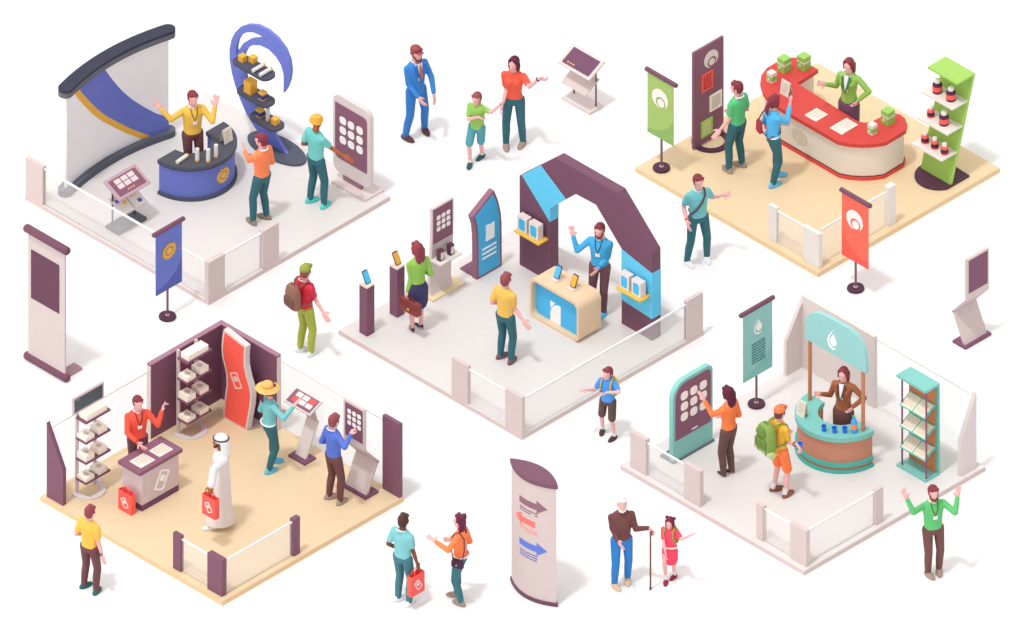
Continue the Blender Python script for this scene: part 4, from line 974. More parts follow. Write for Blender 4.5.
zt = PR[-1][1]; m = MB(); m.mat(0); decal(m, quad(y0+.02, y1-.03, zt-.72, zt-.03), f, .008); m.mat(1)
for i in range(3):
    for j in range(3): decal(m, rrect(y0+.095+i*.115, y0+.18+i*.115, zt-.27-j*.115, zt-.185-j*.115, .02, 3), f, .005, w0=.008)
k2.part('screen', m, ['#87586f', M('#fffaf6', gain=.97)])
xq, zq = pxz(441.3, 266.5, y0-.0); m = MB(); m.box(xq-.24, xq, y0-.02, y0+.49, zq-.0, zq+.03); k2.part('shelf_board', m, '#f8f0ea')
for k, dy in enumerate((.09, .33)):
    cx = xq-.12; cy = y0+dy; z = zq+.03; T = Thing('phone_box', 'dark phone box on the slim kiosk shelf, %s one' % ('nearer' if k == 0 else 'farther'), 'box', (cx, cy, z))
    m = MB(); m.box(cx-.04, cx+.045, cy-.04, cy+.05, z, z+.21); T.part('box', m, '#5e3a4c'); m = MB(); decal(m, rrect(cy-.028, cy+.038, z+.03, z+.17, .012, 3), FYZ(cx+.045), .004); T.part('picture', m, '#fbf4f0')
# pointed blue sign
xb = at(476.9, 280, Z1).x; bp = Thing('pointed_sign', 'blue sign with a pointed curved top in a purple frame', 'sign', at(489, 272, Z1))
OP = [(476.9, 280), (476.7, 250), (476.4, 236), (475.4, 226), (472.6, 217.5), (494, 190.5), (498, 200), (500.6, 211), (501.7, 223), (501.8, 265.6)]
OY = [pyz(a, b, xb) for a, b in OP]; OY[0] = (OY[0][0], Z1); OY[-1] = (OY[-1][0], Z1)
m = MB(); m.yz(OY, xb-.11, xb); bp.part('frame', m, '#8b5f74')
m = MB(); decal(m, inset(OY, .045), FYZ(xb), .006); bp.part('sign_face', m, '#3fb2e6')
m = MB(); u, v = pyz(489.8, 231, xb); f = FYZ(xb+.006); logo_page(m, f, u, v, .10, .16)
for k in range(3):
    u0, v0 = pyz(482, 250.8+k*4.6, xb); decal(m, quad(u0, u0+.33, v0-.0, v0+.035), f, .005)
bp.part('print', m, M('#ffffff', gain=.97))
m = MB(); m.box(xb-.42, xb-.11, OY[0][0]+.02, OY[-1][0]-.02, Z1, Z1+.03); bp.part('foot', m, '#7d5268')
# arch
yA = at(652.1, 341, Z1).y
AP = [(519.6, 264.8), (519.6, 175.6), (555.6, 157.8), (617, 193), (652, 252.5), (652.1, 341), (621.6, 323.8), (621.6, 248.8), (595.9, 204.7), (575.9, 194.0), (550, 208.4), (550, 282.2)]
AX = [pxz(a, b, yA) for a, b in AP]
for i in (0, 5, 6, 11): AX[i] = (AX[i][0], Z1)
ar3 = Thing('display_arch', 'large purple arch with bright blue bands around the phone vendor', 'arch', at(586, 305, Z1))
m = MB(); m.xz(AX, yA, yA+.2); ar3.part('arch_frame', m, '#70485e')
BL = [pxz(a, b, yA) for a, b in ((521.9, 175.0), (540.8, 165.2), (566.3, 199.4), (550, 208.4), (550, 222), )]
m = MB(); m.xz([BL[0], BL[1], BL[2], BL[3], BL[4]], yA-.004, yA); 
xi = AX[10][0]; m.box(xi, xi+.004, yA-.004, yA+.2, BL[4][1]-.0, AX[10][1]-.0); ar3.part('blue_band', m, '#5ccbf4')
BR = [pxz(a, b, yA) for a, b in ((621.6, 248.8), (652, 273.5), (652, 319), (621.6, 299.4))]; xr = AX[5][0]
m = MB(); m.xz([(BR[0][0], BR[0][1]), (xr+.004, BR[1][1]), (xr+.004, BR[2][1]), (BR[3][0], BR[3][1])], yA-.004, yA+.204); ar3.part('blue_band', m, '#5ccbf4')
for k, (px, py, bx) in enumerate(((548.5, 238.6, (.13, .40)), (650.3, 295.5, (.14, .42)))):
    x1, z = pxz(px, py, yA); x0 = x1-.575; m = MB(); m.box(x0, x1, yA-.24, yA-.004, z-.03, z+.0); ar3.part('shelf_board', m, '#fcc93f')
    for j, b in enumerate(bx):
        cx, cy = x0+b+.0, yA-.12; T = Thing('tablet_box', 'white and blue tablet box on the %s yellow shelf of the arch, %s one' % (('left', 'right')[k], ('left', 'right')[j]), 'box', (cx, cy, z))
        m = MB(); m.box(cx-.11, cx+.11, cy-.06, cy+.06, z, z+.30); T.part('box', m, '#f3e2dc')
        m = MB(); m.mat(0); f = FXZ(cy-.06); decal(m, quad(cx-.10, cx+.10, z+.012, z+.288), f, .003); m.mat(1); decal(m, rrect(cx-.07, cx+.07, z+.04, z+.26, .03), f, .003, w0=.003); T.part('picture', m, ['#ffffff', '#41b8ee'])
# phone counter
yC = at(578.6, 344, Z1).y; x1 = at(578.6, 344, Z1).x; x0 = x1-1.155; H3 = .80
pc = Thing('phone_counter', 'cream rounded box counter with a recessed blue front panel', 'counter', ((x0+x1)/2, yC+.26, Z1))
RO = rrect(x0, x1, Z1, Z1+H3, .13, 7); RI = rrect(x0+.045, x1-.045, Z1+.05, Z1+H3-.05, .10, 7)
m = MB(); m.xz(RO, yC, yC+.12, [RI[::-1]]); m.xz(RO, yC+.12, yC+.53); pc.part('shell', m, '#f9d8b2')
m = MB(); decal(m, RI, FXZ(yC+.115), .01); pc.part('front_panel', m, '#41b8ee')
m = MB(); u, v = pxz(555.6, 313.2, yC+.10); logo_page(m, FXZ(yC+.104), u, v, .12, .20); pc.part('page_emblem', m, M('#ffffff', gain=.97))
zc3 = Z1+H3
phone(at(556.5, 279.5, zc3), (1, 0, 0), (0, .092, .21), '#45bdf0', 'blue-screened phone on the cream counter, left one')
phone(at(572.8, 288.5, zc3), (1, 0, 0), (0, .092, .21), '#fbb83a', 'yellow-screened phone on the cream counter, right one')
# ================================================================ purple stand, lower left
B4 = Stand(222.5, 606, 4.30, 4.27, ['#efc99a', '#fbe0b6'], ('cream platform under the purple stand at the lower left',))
PP = '#7a4f63'
B4.post('l', 173, 180.6, .82, PP, 'small purple barrier post on the left edge of the lower left platform', .075, inset=.104)
B4.post('l', 207.3, 221.9, .83, PP, 'wider purple barrier post at the near corner of the lower left platform', .11, inset=.083)
B4.post('r', 293.7, 300, .84, PP, 'small purple barrier post on the right edge of the lower left platform', .09, inset=.075)
B4.glass('l', 180.6, 207, .75, 'short clear glass barrier left of the near corner of the lower left platform', .075, .104)
B4.glass('r', 228, 293.7, .78, 'clear glass barrier right of the near corner of the lower left platform', .09, .075)
c = at(399.4, 498.4, Z1); m = MB(); m.box(c.x-.40, c.x, c.y, c.y+.075, Z1, Z1+1.5); solo('partition_panel', 'tall narrow purple partition at the right corner of the lower left platform', 'partition', m, '#7a4f63', (c.x-.2, c.y+.03, Z1))
c = at(63, 506, Z1); yy = c.y; L_ = [pxz(*q, yy) for q in ((46.6, 498), (63, 506), (63, 470.5), (46.6, 422.5))]; L_[0] = (L_[0][0], Z1); L_[1] = (L_[1][0], Z1)
m = MB(); m.xz(L_, yy, yy+.075); solo('partition_panel', 'sloping-topped purple partition at the left corner of the lower left platform', 'partition', m, '#7a4f63', (c.x-.2, c.y+.03, Z1))
ic = at(221.5, 398.6, Z1); HW = Z1+1.5; yn = at(148.6, 438, Z1).y
T = Thing('corner_wall', 'dark purple corner wall behind the racks and the red wavy sign', 'display wall', ic)
m = MB(); m.box(ic.x-.085, ic.x, yn, ic.y+.085, Z1, HW); T.part('side_panel', m, '#7a4d66')
xe = ic.x + (277-221.5)/K1; m = MB(); m.box(ic.x, xe, ic.y, ic.y+.085, Z1, HW); T.part('back_panel', m, '#784d64')
m = MB(); m.box(ic.x-.09, ic.x+.003, yn-.004, ic.y+.09, HW, HW+.02); m.box(ic.x+.003, xe+.004, ic.y-.003, ic.y+.09, HW, HW+.02); T.part('top_trim', m, '#9d7286')
m = MB(); m.box(ic.x-.087, ic.x+.001, yn-.012, yn, Z1, HW-.02); T.part('end_strip', m, '#e7dad9'); m = MB(); m.box(xe, xe+.012, ic.y-.001, ic.y+.087, Z1, HW-.02); T.part('end_strip', m, '#e7dad9')  # near strip: brightness of the lit wall end put into its colour
def back_glass(x0, x1, y0, y1, h, label):
    T = Thing('glass_barrier', label, 'glass panel', ((x0+x1)/2, (y0+y1)/2, Z1)); m = MB(); m.box(x0, x1, y0, y1, Z1, h-.02); T.part('pane', m, glass(.10))
    m = MB(); m.box(x0-.002, x1+.002, y0-.002, y1+.002, h-.02, h); T.part('top_rail', m, '#fff8f0')
back_glass(ic.x-.05, ic.x-.04, B4.c.y+.2, yn-.02, Z1+1.38, 'tall clear glass screen between the sloping partition and the dark corner wall')
back_glass(xe+.02, B4.c.x-.42, ic.y+.10, ic.y+.11, Z1+1.38, 'tall clear glass screen running right from the dark corner wall')
CREAM = M('#fef7e8', gain=.97)
def rack(P1, label, where, monitor=False):
    T = Thing('display_rack', label, 'rack', P1)
    x, y = P1.x, P1.y; GY = '#d9c9cd'
    top = 1.72 if not monitor else 1.85
    for k, yy in enumerate((y, y+.42)):
        m = MB(); m.box(x-.055, x-.005, yy-.02, yy+.02, Z1+.02, Z1+top); T.part('post', m, GY)
    m = MB(); cy = y+.21; ro, ri = .30, .20
    m.xy([(x-.06, cy-ro), (x+.02, cy-ro)] + [(x+.02 + (ro)*math.sin(a), cy - ro*math.cos(a)) for a in [PI*i/16 for i in range(1, 16)]] + [(x+.02, cy+ro), (x-.06, cy+ro), (x-.06, cy+ri)] +
         [(x+.02 + ri*math.sin(a), cy - ri*math.cos(a)) for a in [PI*i/16 for i in range(16, -1, -1)]] + [(x-.06, cy-ri)], Z1, Z1+.03); T.part('curved_foot', m, '#e9dedd')
    for k in range(4):
        z = .455 + k*.412; m = MB(); m.box(x-.005, x+.235, y-.05, y+.53, z-.035, z+.0); T.part('shelf_board', m, '#7c4d66')
        wz = ('lowest', 'second', 'third', 'top')[k]
        if k == 3:
            m = MB(); m.box(x+.03, x+.21, y, y+.47, z, z+.11); solo('carton', 'long cream carton alone on the top board of the %s' % where, 'carton', m, CREAM, (x+.12, y+.23, z))
        else:
            for j in range(2):
                h = (.075, .10, .085)[k] + (.02 if (j+k) % 2 else 0); m = MB(); yy = y + (-.03 if j == 0 else .27)
                m.mat(0).box(x+.005, x+.215, yy, yy+.20, z, z+h); m.mat(1); decal(m, rot2(rrect(-.045, .045, -.045, .045, .02), x+.11, yy+.10, 20), FXY(z+h), .003)
                solo('carton', 'cream carton, %s of two on the %s board of the %s' % (('nearer', 'farther')[j], wz, where), 'carton', m, [CREAM, '#e3d3bf'], (x+.11, yy+.1, z))
    return T
rack(at(179.6, 434.8, Z1), 'cartons rack with curved foot in front of the dark corner wall', 'rack by the corner wall')
P1 = at(78.2, 494.6, Z1); rack(P1, 'cartons rack with curved foot and a screen mounted on its top', 'rack under the screen', True)
xm = P1.x+.0; a = pyz(71.5, 398.4, xm); b = pyz(71.5, 414.6, xm)
T = Thing('monitor', 'dark screen in a pale frame on top of the left rack', 'monitor', (xm, a[0]+.36, b[1])); m = MB(); m.box(xm, xm+.04, a[0], a[0]+.725, b[1], a[1]); T.part('monitor_frame', m, '#d8c9cc')
m = MB(); decal(m, quad(a[0]+.035, a[0]+.69, b[1]+.035, a[1]-.035), FYZ(xm+.04), .004); T.part('screen', m, M('#46515c', .3)); m = MB(); decal(m, quad(a[0]+.07, a[0]+.15, a[1]-.075, a[1]-.06), FYZ(xm+.044), .003); T.part('status_mark', m, '#7ab648')
# wavy red sign
yw = at(246.6, 431, Z1).y; o5 = lambda L: [(x/4.57+205, y/4.57+315) for x, y in L]
Lf = [(82, 470), (84, 430), (91, 370), (98, 318), (97, 270), (88, 228), (78, 190), (75, 145), (79, 100), (85, 66)]; Rt = [(187, 146), (183, 190), (184, 235), (194, 285), (209, 335), (214, 375), (210, 420), (200, 475), (190, 530)]
WV = [pxz(x, y, yw) for x, y in o5(Lf + Rt)]; WV[0] = (WV[0][0], Z1); WV[-1] = (WV[-1][0], Z1)
T = Thing('wavy_sign', 'red wavy-sided sign with a pale frame in the dark corner', 'sign', at(236, 425, Z1)); m = MB(); m.xz(WV, yw, yw+.11); T.part('frame', m, '#eadfde')
m = MB(); decal(m, inset(WV, .04), FXZ(yw), .006); T.part('sign_face', m, '#f55a4c'); u, v = pxz(236.4, 380.5, yw); m = MB(); logo_card(m, FXZ(yw+.0), u, v, .15, 28, w0=.006); T.part('card_emblem', m, '#fbe2dc')
m = MB(); m.box(WV[0][0]+.1, WV[-1][0]+.03, yw+.11, yw+.33, Z1, Z1+.025); T.part('foot', m, '#cbb6bb')
# desk
c = at(142.2, 511.6, Z1); dk = Thing('reception_desk', 'purple-topped desk with a card emblem in front of the red-sweatered person', 'desk', (c.x-.23, c.y+.43, Z1))
m = MB(); m.box(c.x-.47, c.x, c.y, c.y+.86, Z1, Z1+.12); dk.part('plinth', m, '#6f4260')
m = MB(); m.box(c.x-.47, c.x-.004, c.y+.004, c.y+.86, Z1+.12, Z1+.76); dk.part('desk_body', m, '#dfced3')
m = MB(); m.box(c.x-.50, c.x+.02, c.y-.075, c.y+.935, Z1+.76, Z1+.83); dk.part('desk_top', m, '#87586e')
m = MB(); xd = c.x-.004; u, v = pyz(161.8, 479.7, xd); logo_card(m, FYZ(xd), u, v, .19, -25); dk.part('card_emblem', m, M('#ffffff', gain=.97))
sheet(at(142.3, 460.8, Z1+.83), (.14, 0, 0), (0, .17, 0), 'printed sheet on the purple desk, the nearer one', n=5); sheet(at(161, 450.2, Z1+.83), (.13, 0, 0), (0, .16, 0), 'printed sheet on the purple desk, the farther one', n=5)
c = at(131.3, 516, Z1); shopping_bag((c.x-.155, c.y+.05, Z1), 'red shopping bag standing on the floor against the purple desk')
# tilted screen
c = at(304.7, 466, Z1); T = Thing('tilted_screen', 'low tilted touch screen with red and white tiles on a slanted pale leg', 'kiosk', (c.x-.2, c.y+.13, Z1))
m = MB(); m.box(c.x-.39, c.x, c.y, c.y+.27, Z1, Z1+.04); T.part('base', m, '#7a4b66')
q = at(305.4, 459.5, Z1+.04); m = MB(); m.prism3([(q.x, q.y, q.z), (q.x-.245, q.y, q.z), (q.x-.245, q.y+.28, q.z+.62), (q.x, q.y+.28, q.z+.62)], (0, .055, 0)); T.part('leg', m, '#e9dcda')
yb = q.y+.07; u, v = pxz(309.4, 415.5, yb); R0 = V3((u, yb, v)); UPV = V3((0, .304, .135)); A1 = V3((-1, 0, 0))
n = UPV.cross(V3((1, 0, 0))).normalized(); n = n if n.z > 0 else -n
m = MB(); m.prism3([R0, R0-V3((.61, 0, 0)), R0-V3((.61, 0, 0))+UPV, R0+UPV], -n*.035); T.part('screen_frame', m, '#e9dcda')
f = FP(R0-V3((.61, 0, 0)), (1, 0, 0), UPV.normalized()); Lh = UPV.length
m = MB(); m.mat(0); decal(m, quad(.03, .58, .03, Lh-.025), f, .004)
for i in range(3):
    for j in range(2): m.mat(2 if (i, j) in ((0, 0), (2, 1)) else 1); decal(m, quad(.11+i*.15, .24+i*.15, .085+j*.105, .175+j*.105), f, .004, w0=.004)
T.part('screen', m, ['#86586e', '#f8f1ee', '#ee5547'])
m = MB(); a_ = V3((q.x-.245, q.y+.28, q.z+.60)); b_ = R0 + UPV*.6 - V3((.35, 0, .03)); m.prism3([a_, a_+V3((.245, 0, 0)), b_+V3((.245, 0, 0)), b_], (0, .03, -.02)); T.part('hinge_plate', m, '#c9b3b8')
# Z-shaped kiosks
def z_kiosk(c, Wd, Bk, w, label, icons, basecol):
    c, Wd, Bk = V3(c), V3(Wd), V3(Bk); T = Thing('angled_kiosk', label, 'kiosk', c + Wd*w/2)
    m = MB(); o = c - Wd*.045 - Bk*.06; m.prism3([o, o+Wd*(w+.09), o+Wd*(w+.09)+Bk*.31, o+Bk*.31], UP*.045); T.part('base', m, basecol)
    Pf = [(0, .045), (.25, .60), (-.045, .96), (-.045, 1.80)]; th = .05
    def slab(p, q, off): 
        a, b = c + Bk*p[0] + UP*p[1], c + Bk*q[0] + UP*q[1]; mm = MB(); mm.prism3([a, a+Wd*w, b+Wd*w, b], off); return mm
    T.part('slanted_leg', slab(Pf[0], Pf[1], Bk*th), '#ddccc9'); T.part('neck_plate', slab((Pf[1][0]+.02, Pf[1][1]-.02), Pf[2], Bk*th), '#c6aeb2'); T.part('screen_frame', slab(Pf[2], Pf[3], Bk*th), '#e0d0cd')
    o = c + Bk*Pf[2][0]; a = Wd if Wd.cross(UP).dot(-Bk) > 0 else -Wd; fn = FP(o + (V3((0, 0, 0)) if a == Wd else Wd*w), a, UP)
    z0, z1 = (1.10, 1.76); m = MB(); m.mat(0); decal(m, quad(.045, w-.035, z0, z1), fn, .005); m.mat(1)
    if icons:
        for i in range(3):
            for j in range(3): decal(m, rrect(.10+i*.115, .185+i*.115, 1.575-j*.115, 1.66-j*.115, .025, 3), fn, .004, w0=.005)
    T.part('screen', m, ['#7d4e68', M('#fffaf6', gain=.97)]); return T
q = at(366.6, 498, Z1); z_kiosk((q.x-.50, q.y, Z1), (1, 0, 0), (0, 1, 0), .49, 'upright angled kiosk with nine icons touched by the blue sweater', True, '#7a4b66')
q = at(965, 347.5, 0); z_kiosk((q.x, q.y, 0), (0, 1, 0), (-1, 0, 0), .52, 'free-standing angled kiosk with a blank purple screen at the right edge', False, '#7a4b66')
# arrow column
c = at(534, 593.4, 0); T = Thing('direction_column', 'lens-shaped pale column with plum, coral and blue arrows', 'sign', c)
def lens(a, b, n=16): return [(c.x + a*(2*i/n-1), c.y - b*(1-(2*i/n-1)**2)) for i in range(n+1)] + [(c.x + a*(1-2*i/n), c.y + b*(1-(1-2*i/n)**2)) for i in range(1, n)]
m = MB(); m.xy(lens(.565, .20), 0, .07); T.part('base', m, '#69445a'); m = MB(); m.xy(lens(.53, .18), .07, 2.40); T.part('column', m, '#dac9c6', angle=25); 
m = MB(); m.xy(lens(.565, .205), 2.40, 2.48); T.part('cap', m, '#754c60')
f = lambda u, v, w: V3((c.x+u, c.y - .18*(1-(u/.53)**2) - w, v))
def vz(px, py): x = at(px, py, 0); yy = c.y-.15; return pxz(px, py, yy)
def arrow(px0, px1, py, flip, col, name):
    u0 = pxz(px0, py, c.y-.15)[0]-c.x; u1 = pxz(px1, py, c.y-.15)[0]-c.x-.12; v = pxz((px0+px1)/2, py, c.y-.17)[1]; m = MB(); N = 8
    hd = .18; s0, s1 = (u0, u1-hd) if not flip else (u0+hd, u1)
    for i in range(N): a = s0+(s1-s0)*i/N; b = s0+(s1-s0)*(i+1)/N; decal(m, quad(a, b, v-.06, v+.06), f, .006)
    for i in range(6):
        p, q = i/6, (i+1)/6; a, b = (u1-hd+hd*p, u1-hd+hd*q) if not flip else (u0+hd-hd*p, u0+hd-hd*q); L4 = [(a, v-.13*(1-p)), (b, v-.13*(1-q)), (b, v+.13*(1-q)), (a, v+.13*(1-p))]
        if i == 5: L4 = [L4[0], L4[1], L4[3]]
        decal(m, L4 if not flip else L4[::-1], f, .006)
    T.part(name, m, col); return v, u0, u1
v, u0, u1 = arrow(520, 549.5, 507, False, '#8c6272', 'plum_arrow'); LU = -.17; M_ = MB(); lines(M_, f, LU, LU+.40, v-.13, .05, 2, .02, (.06, .2), seed=4); T.part('text_lines', M_, '#7a4f63')
v, u0, u1 = arrow(514.8, 540.5, 521.5, True, '#f2726b', 'coral_arrow'); LU = -.17; M_ = MB(); lines(M_, f, LU, LU+.40, v-.14, .05, 2, .02, (.06, .2), seed=5); T.part('text_lines', M_, '#f08078')
v, u0, u1 = arrow(520, 549.5, 549, False, '#5a76cf', 'blue_arrow'); LU = -.17; M_ = MB(); lines(M_, f, LU, LU+.40, v-.14, .05, 3, .02, (.05, .16), seed=6); T.part('text_lines', M_, '#4c62b4')
# ================================================================ teal drinks stand, lower right
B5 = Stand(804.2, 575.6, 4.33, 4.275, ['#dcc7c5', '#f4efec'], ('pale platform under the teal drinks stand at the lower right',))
B5.post('l', 630.2, 645.9, .82, PC, 'wide pale barrier post at the left corner of the teal stand platform', .085, inset=.08)
B5.post('l', 683.9, 700, .82, PC, 'wide pale barrier post in front of the tall teal touchscreen', .085, inset=.07)
B5.post('l', 756.3, 762.8, .80, PC, 'narrow pale barrier post by the hiker on the teal stand platform', .09, inset=.114)
B5.post('l', 790.2, 806.1, .82, PC, 'wide pale barrier post at the near corner of the teal stand platform', .09, inset=.10)
B5.post('r', 876, 883.4, .80, PC, 'pale barrier post on the right edge of the teal stand platform', .08, inset=.08)
B5.glass('l', 645.9, 683.9, .75, 'clear glass barrier between the two wide posts before the teal touchscreen', .085, .075)
B5.glass('l', 762.8, 790, .75, 'short clear glass barrier left of the near corner of the teal stand platform', .09, .105)
B5.glass('r', 810, 876, .76, 'clear glass barrier right of the near corner of the teal stand platform', .09, .08)
xw = at(961.1, 477, Z1).x; WQ = [pyz(*q, xw) for q in ((961.1, 477), (976.4, 468), (976.4, 392.8), (961.1, 442))]; WQ[0] = (WQ[0][0], Z1); WQ[1] = (WQ[1][0], Z1)
m = MB(); m.yz(WQ, xw-.08, xw); solo('partition_panel', 'pale sloping partition at the right corner of the teal stand platform', 'partition', m, '#e9dbd9', (xw-.04, WQ[0][0]+.18, Z1))
ic = at(802.4, 367.2, Z1); T = Thing('corner_wall', 'pale corner wall behind the teal canopy, one side sloping down', 'display wall', ic)
WQ = [pyz(*q, ic.x) for q in ((786.2, 375.9), (802.4, 367.2), (802.4, 296.2), (786.2, 342.8))]; WQ[0] = (WQ[0][0], Z1); WQ[1] = (WQ[1][0]+.07, Z1); WQ[2] = (WQ[2][0]+.07, WQ[2][1])
m = MB(); m.yz(WQ, ic.x-.065, ic.x); T.part('side_panel', m, '#e9dbd9'); xe = ic.x + (874.5-802.4)/K1
m = MB(); m.box(ic.x, xe, ic.y, ic.y+.065, Z1, WQ[2][1]); T.part('back_panel', m, '#ecdfdc')
m = MB(); m.box(ic.x, xe+.003, ic.y-.003, ic.y+.068, WQ[2][1], WQ[2][1]+.015); T.part('top_trim', m, '#f3e9e4')
back_glass(xe+.02, xw-.02, ic.y+.03, ic.y+.04, Z1+1.42, 'tall clear glass screen between the pale corner wall and the sloping partition')
# round counter
cc = at(841.1, 411.6, Z1+.73); cc.z = Z1
def arc5(r0, r1, n=30): return [(cc.x - r1*math.cos(PI*i/n), cc.y - r1*math.sin(PI*i/n)) for i in range(n+1)] + [(cc.x + r0*math.cos(PI*i/n), cc.y - r0*math.sin(PI*i/n)) for i in range(n+1)]
T = Thing('drinks_counter', 'round-fronted wood and teal drinks counter with two posts and a teal canopy board', 'counter', cc)
for (a, b, r, col, nm) in ((0, .065, .775, '#45ab9f', 'teal_band'), (.065, .13, .745, '#b97d63', 'wood_band'), (.13, .20, .77, '#45ab9f', 'teal_band'), (.20, .64, .735, '#bd8168', 'counter_body'), (.64, .73, .775, '#74beb5', 'counter_top')):
    m = MB(); m.xy(arc5(.39 if r > .74 else .42, r), Z1+a, Z1+b); T.part(nm, m, col)
zt5 = Z1+.73; p1 = at(809.9, 400.2, zt5); p2 = at(863.1, 430, zt5); yq = (p1.y+p2.y)/2
p1.x += -(yq-p1.y); p2.x += -(yq-p2.y)
p1.y = p2.y = yq
CN = [(805, 338.2), (805, 322), (807, 316.5), (811, 313.2), (817, 312.8), (824, 315), (842, 324.8), (851, 330.2), (857, 335.8), (861.5, 343), (864.6, 352), (866, 362), (866.4, 373.7)]
CX = [pxz(*q, yq-.03) for q in CN]
for p in (p1, p2): m = MB(); m.tube([p, V3((p.x, p.y, CX[0][1]+.05))], .034, 12); T.part('canopy_post', m, '#b87a58')
m = MB(); m.xz(CX, yq-.035, yq+.035); T.part('canopy_board', m, '#98d4d2'); u, v = pxz(832.8, 340, yq-.035); m = MB(); logo_drop(m, FXZ(yq-.035), u, v, .19); T.part('drop_emblem', m, M('#ffffff', gain=.97))
def cup(p, label):
    p = V3(p); m = MB(); m.lathe(p, [(0, 0), (.034, 0), (.045, .11), (.039, .11), (.03, .012), (0, .012)], 18); return solo('cup', label, 'cup', m, M('#2f6fe0', .35), p)
cup(at(824, 431, zt5), 'blue cup on the teal counter, leftmost of the three'); cup(at(834.4, 432.6, zt5), 'blue cup on the teal counter, middle of the three'); cup(at(844.8, 432.6, zt5), 'blue cup on the teal counter, nearest the water bottle')
b = at(854, 432.2, zt5); B_o = Thing('water_bottle', 'blue water bottle with an orange label on the teal counter', 'bottle', b)
m = MB(); m.lathe(b, [(0, 0), (.05, 0), (.054, .02), (.054, .2), (.045, .245), (.022, .285), (.022, .30), (0, .30)], 20); B_o.part('bottle_body', m, M('#3f9fe6', .25)); m = MB(); m.lathe(b, [(.054, .08), (.057, .08), (.057, .18), (.054, .18)], 20); B_o.part('paper_label', m, '#f58a5f'); m = MB(); m.lathe(b, [(0, .30), (.025, .30), (.025, .335), (0, .335)], 14); B_o.part('cap', m, '#3cb39c')
t_ = at(801.5, 415.5, zt5); tent_sign((t_.x+.0, t_.y+.02, t_.z), (1, 0, 0), .19, .29, 'cream tent card on the left side of the teal drinks counter')
# brochure rack
c = at(925.5, 483, Z1); T = Thing('brochure_rack', 'teal rack with three tilted trays of brochures', 'rack', (c.x-.33, c.y+.17, Z1))
m = MB(); m.box(c.x-.685, c.x, c.y, c.y+.335, Z1, Z1+.05); T.part('base_board', m, '#7ac0b8'); m = MB(); m.box(c.x-.685, c.x, c.y, c.y+.335, Z1+1.82, Z1+1.87); T.part('top_board', m, '#7ac0b8')
m = MB(); m.box(c.x-.66, c.x-.05, c.y+.27, c.y+.30, Z1+.05, Z1+1.82); T.part('back_panel', m, '#c07a50'); m = MB(); m.box(c.x-.66, c.x, c.y+.30, c.y+.335, Z1+.05, Z1+1.82); T.part('rear_frame', m, '#55b5a8')
for dx in (-.60, -.03): m = MB(); m.tube([(c.x+dx, c.y+.05, Z1+.05), (c.x+dx, c.y+.05, Z1+1.82)], .016, 8); T.part('rod', m, '#7d5268')
for k, py in enumerate((404.8, 425.8, 446.8)):
    x0, z = pxz(899.2, py, c.y+.0); x0 = c.x-.62; o = V3((x0, c.y-.0, z)); up = V3((0, .257, .16)); n = V3((1, 0, 0)).cross(up).normalized()
    m = MB(); m.prism3([o, o+V3((.595, 0, 0)), o+V3((.595, 0, 0))+up, o+up], -n*.02); T.part('tray', m, '#5cbcae')
    for j in range(2):
        f = FP(o, (1, 0, 0), up.normalized()); b = MB(); u0 = .025+j*.285; b.mat(0); decal(b, quad(u0, u0+.26, .02, .28), f, .008, w0=.001); b.mat(1); lines(b, f, u0+.03, u0+.23, .25, .035, 6, .014, (.03, .1), w0=.009, seed=k*2+j)
        solo('brochure', 'cream brochure on the %s tray of the teal rack, %s one' % (('top', 'middle', 'lowest')[k], ('left', 'right')[j]), 'brochure', b, ['#fcf3df', '#e2cdb0'], o + V3((u0+.13, .12, .08)))
# tall teal touchscreen
xk = at(673, 463.7, Z1).x; y0, z0 = pyz(673, 463.7, xk); y1 = y0+.935; zt = pyz(713, 362.8, xk)[1]
T = Thing('touch_kiosk', 'tall teal rounded touchscreen with nine large icons', 'kiosk', (xk, (y0+y1)/2, Z1))
m = MB(); m.yz(rrect(y0, y1, Z1+.03, zt, .13, 7, (0, 0, 1, .30)), xk-.09, xk); T.part('kiosk_body', m, '#88ccc6')
m = MB(); m.box(xk-.30, xk+.03, y0-.01, y1+.02, Z1, Z1+.03); T.part('base', m, '#5c6a72')
zs = pyz(675.4, 441.3, xk)[1]; us = [pyz(p, 390, xk)[0] for p in (684, 693.4, 702.8)]; v0 = pyz(684, 395.4, xk)[1]; vs = [v0 - i*.212 for i in range(3)]
def ex(m): decal(m, rrect(us[1]-.05, us[1]+.09, zs+.05, zs+.075, .012, 3), FYZ(xk), .005, w0=.008); return []
icon_screen(T, FYZ(xk), (y0+.055, y1-.05, zs, zt-.065), us, vs, .165, r=.10, corners=(0, 0, 1, .25), extra=ex)
def lgd(m, Fn, u0, u1, vb, vt):
    logo_drop(m, Fn, (u0+u1)/2+.01, vb+(vt-vb)*.73, .165, .015); m.mat(3); lines(m, Fn, u0+.20, u1-.17, vb+(vt-vb)*.50, .055, 8, .022, (.06, .16), w0=.015, seed=9); return [M('#ffffff', gain=.97), '#2f7c80']
pole_banner((756.4, 404.8, Z1), 'yz', (742.7, 771.8, 317, 383), ((740, 316), (773.9, 297.2)), '#9ad8d5', ('#80c6c2', 1), '#6f465a', 'teal pole banner with a white drop emblem behind the orange-sweatered person', lgd)
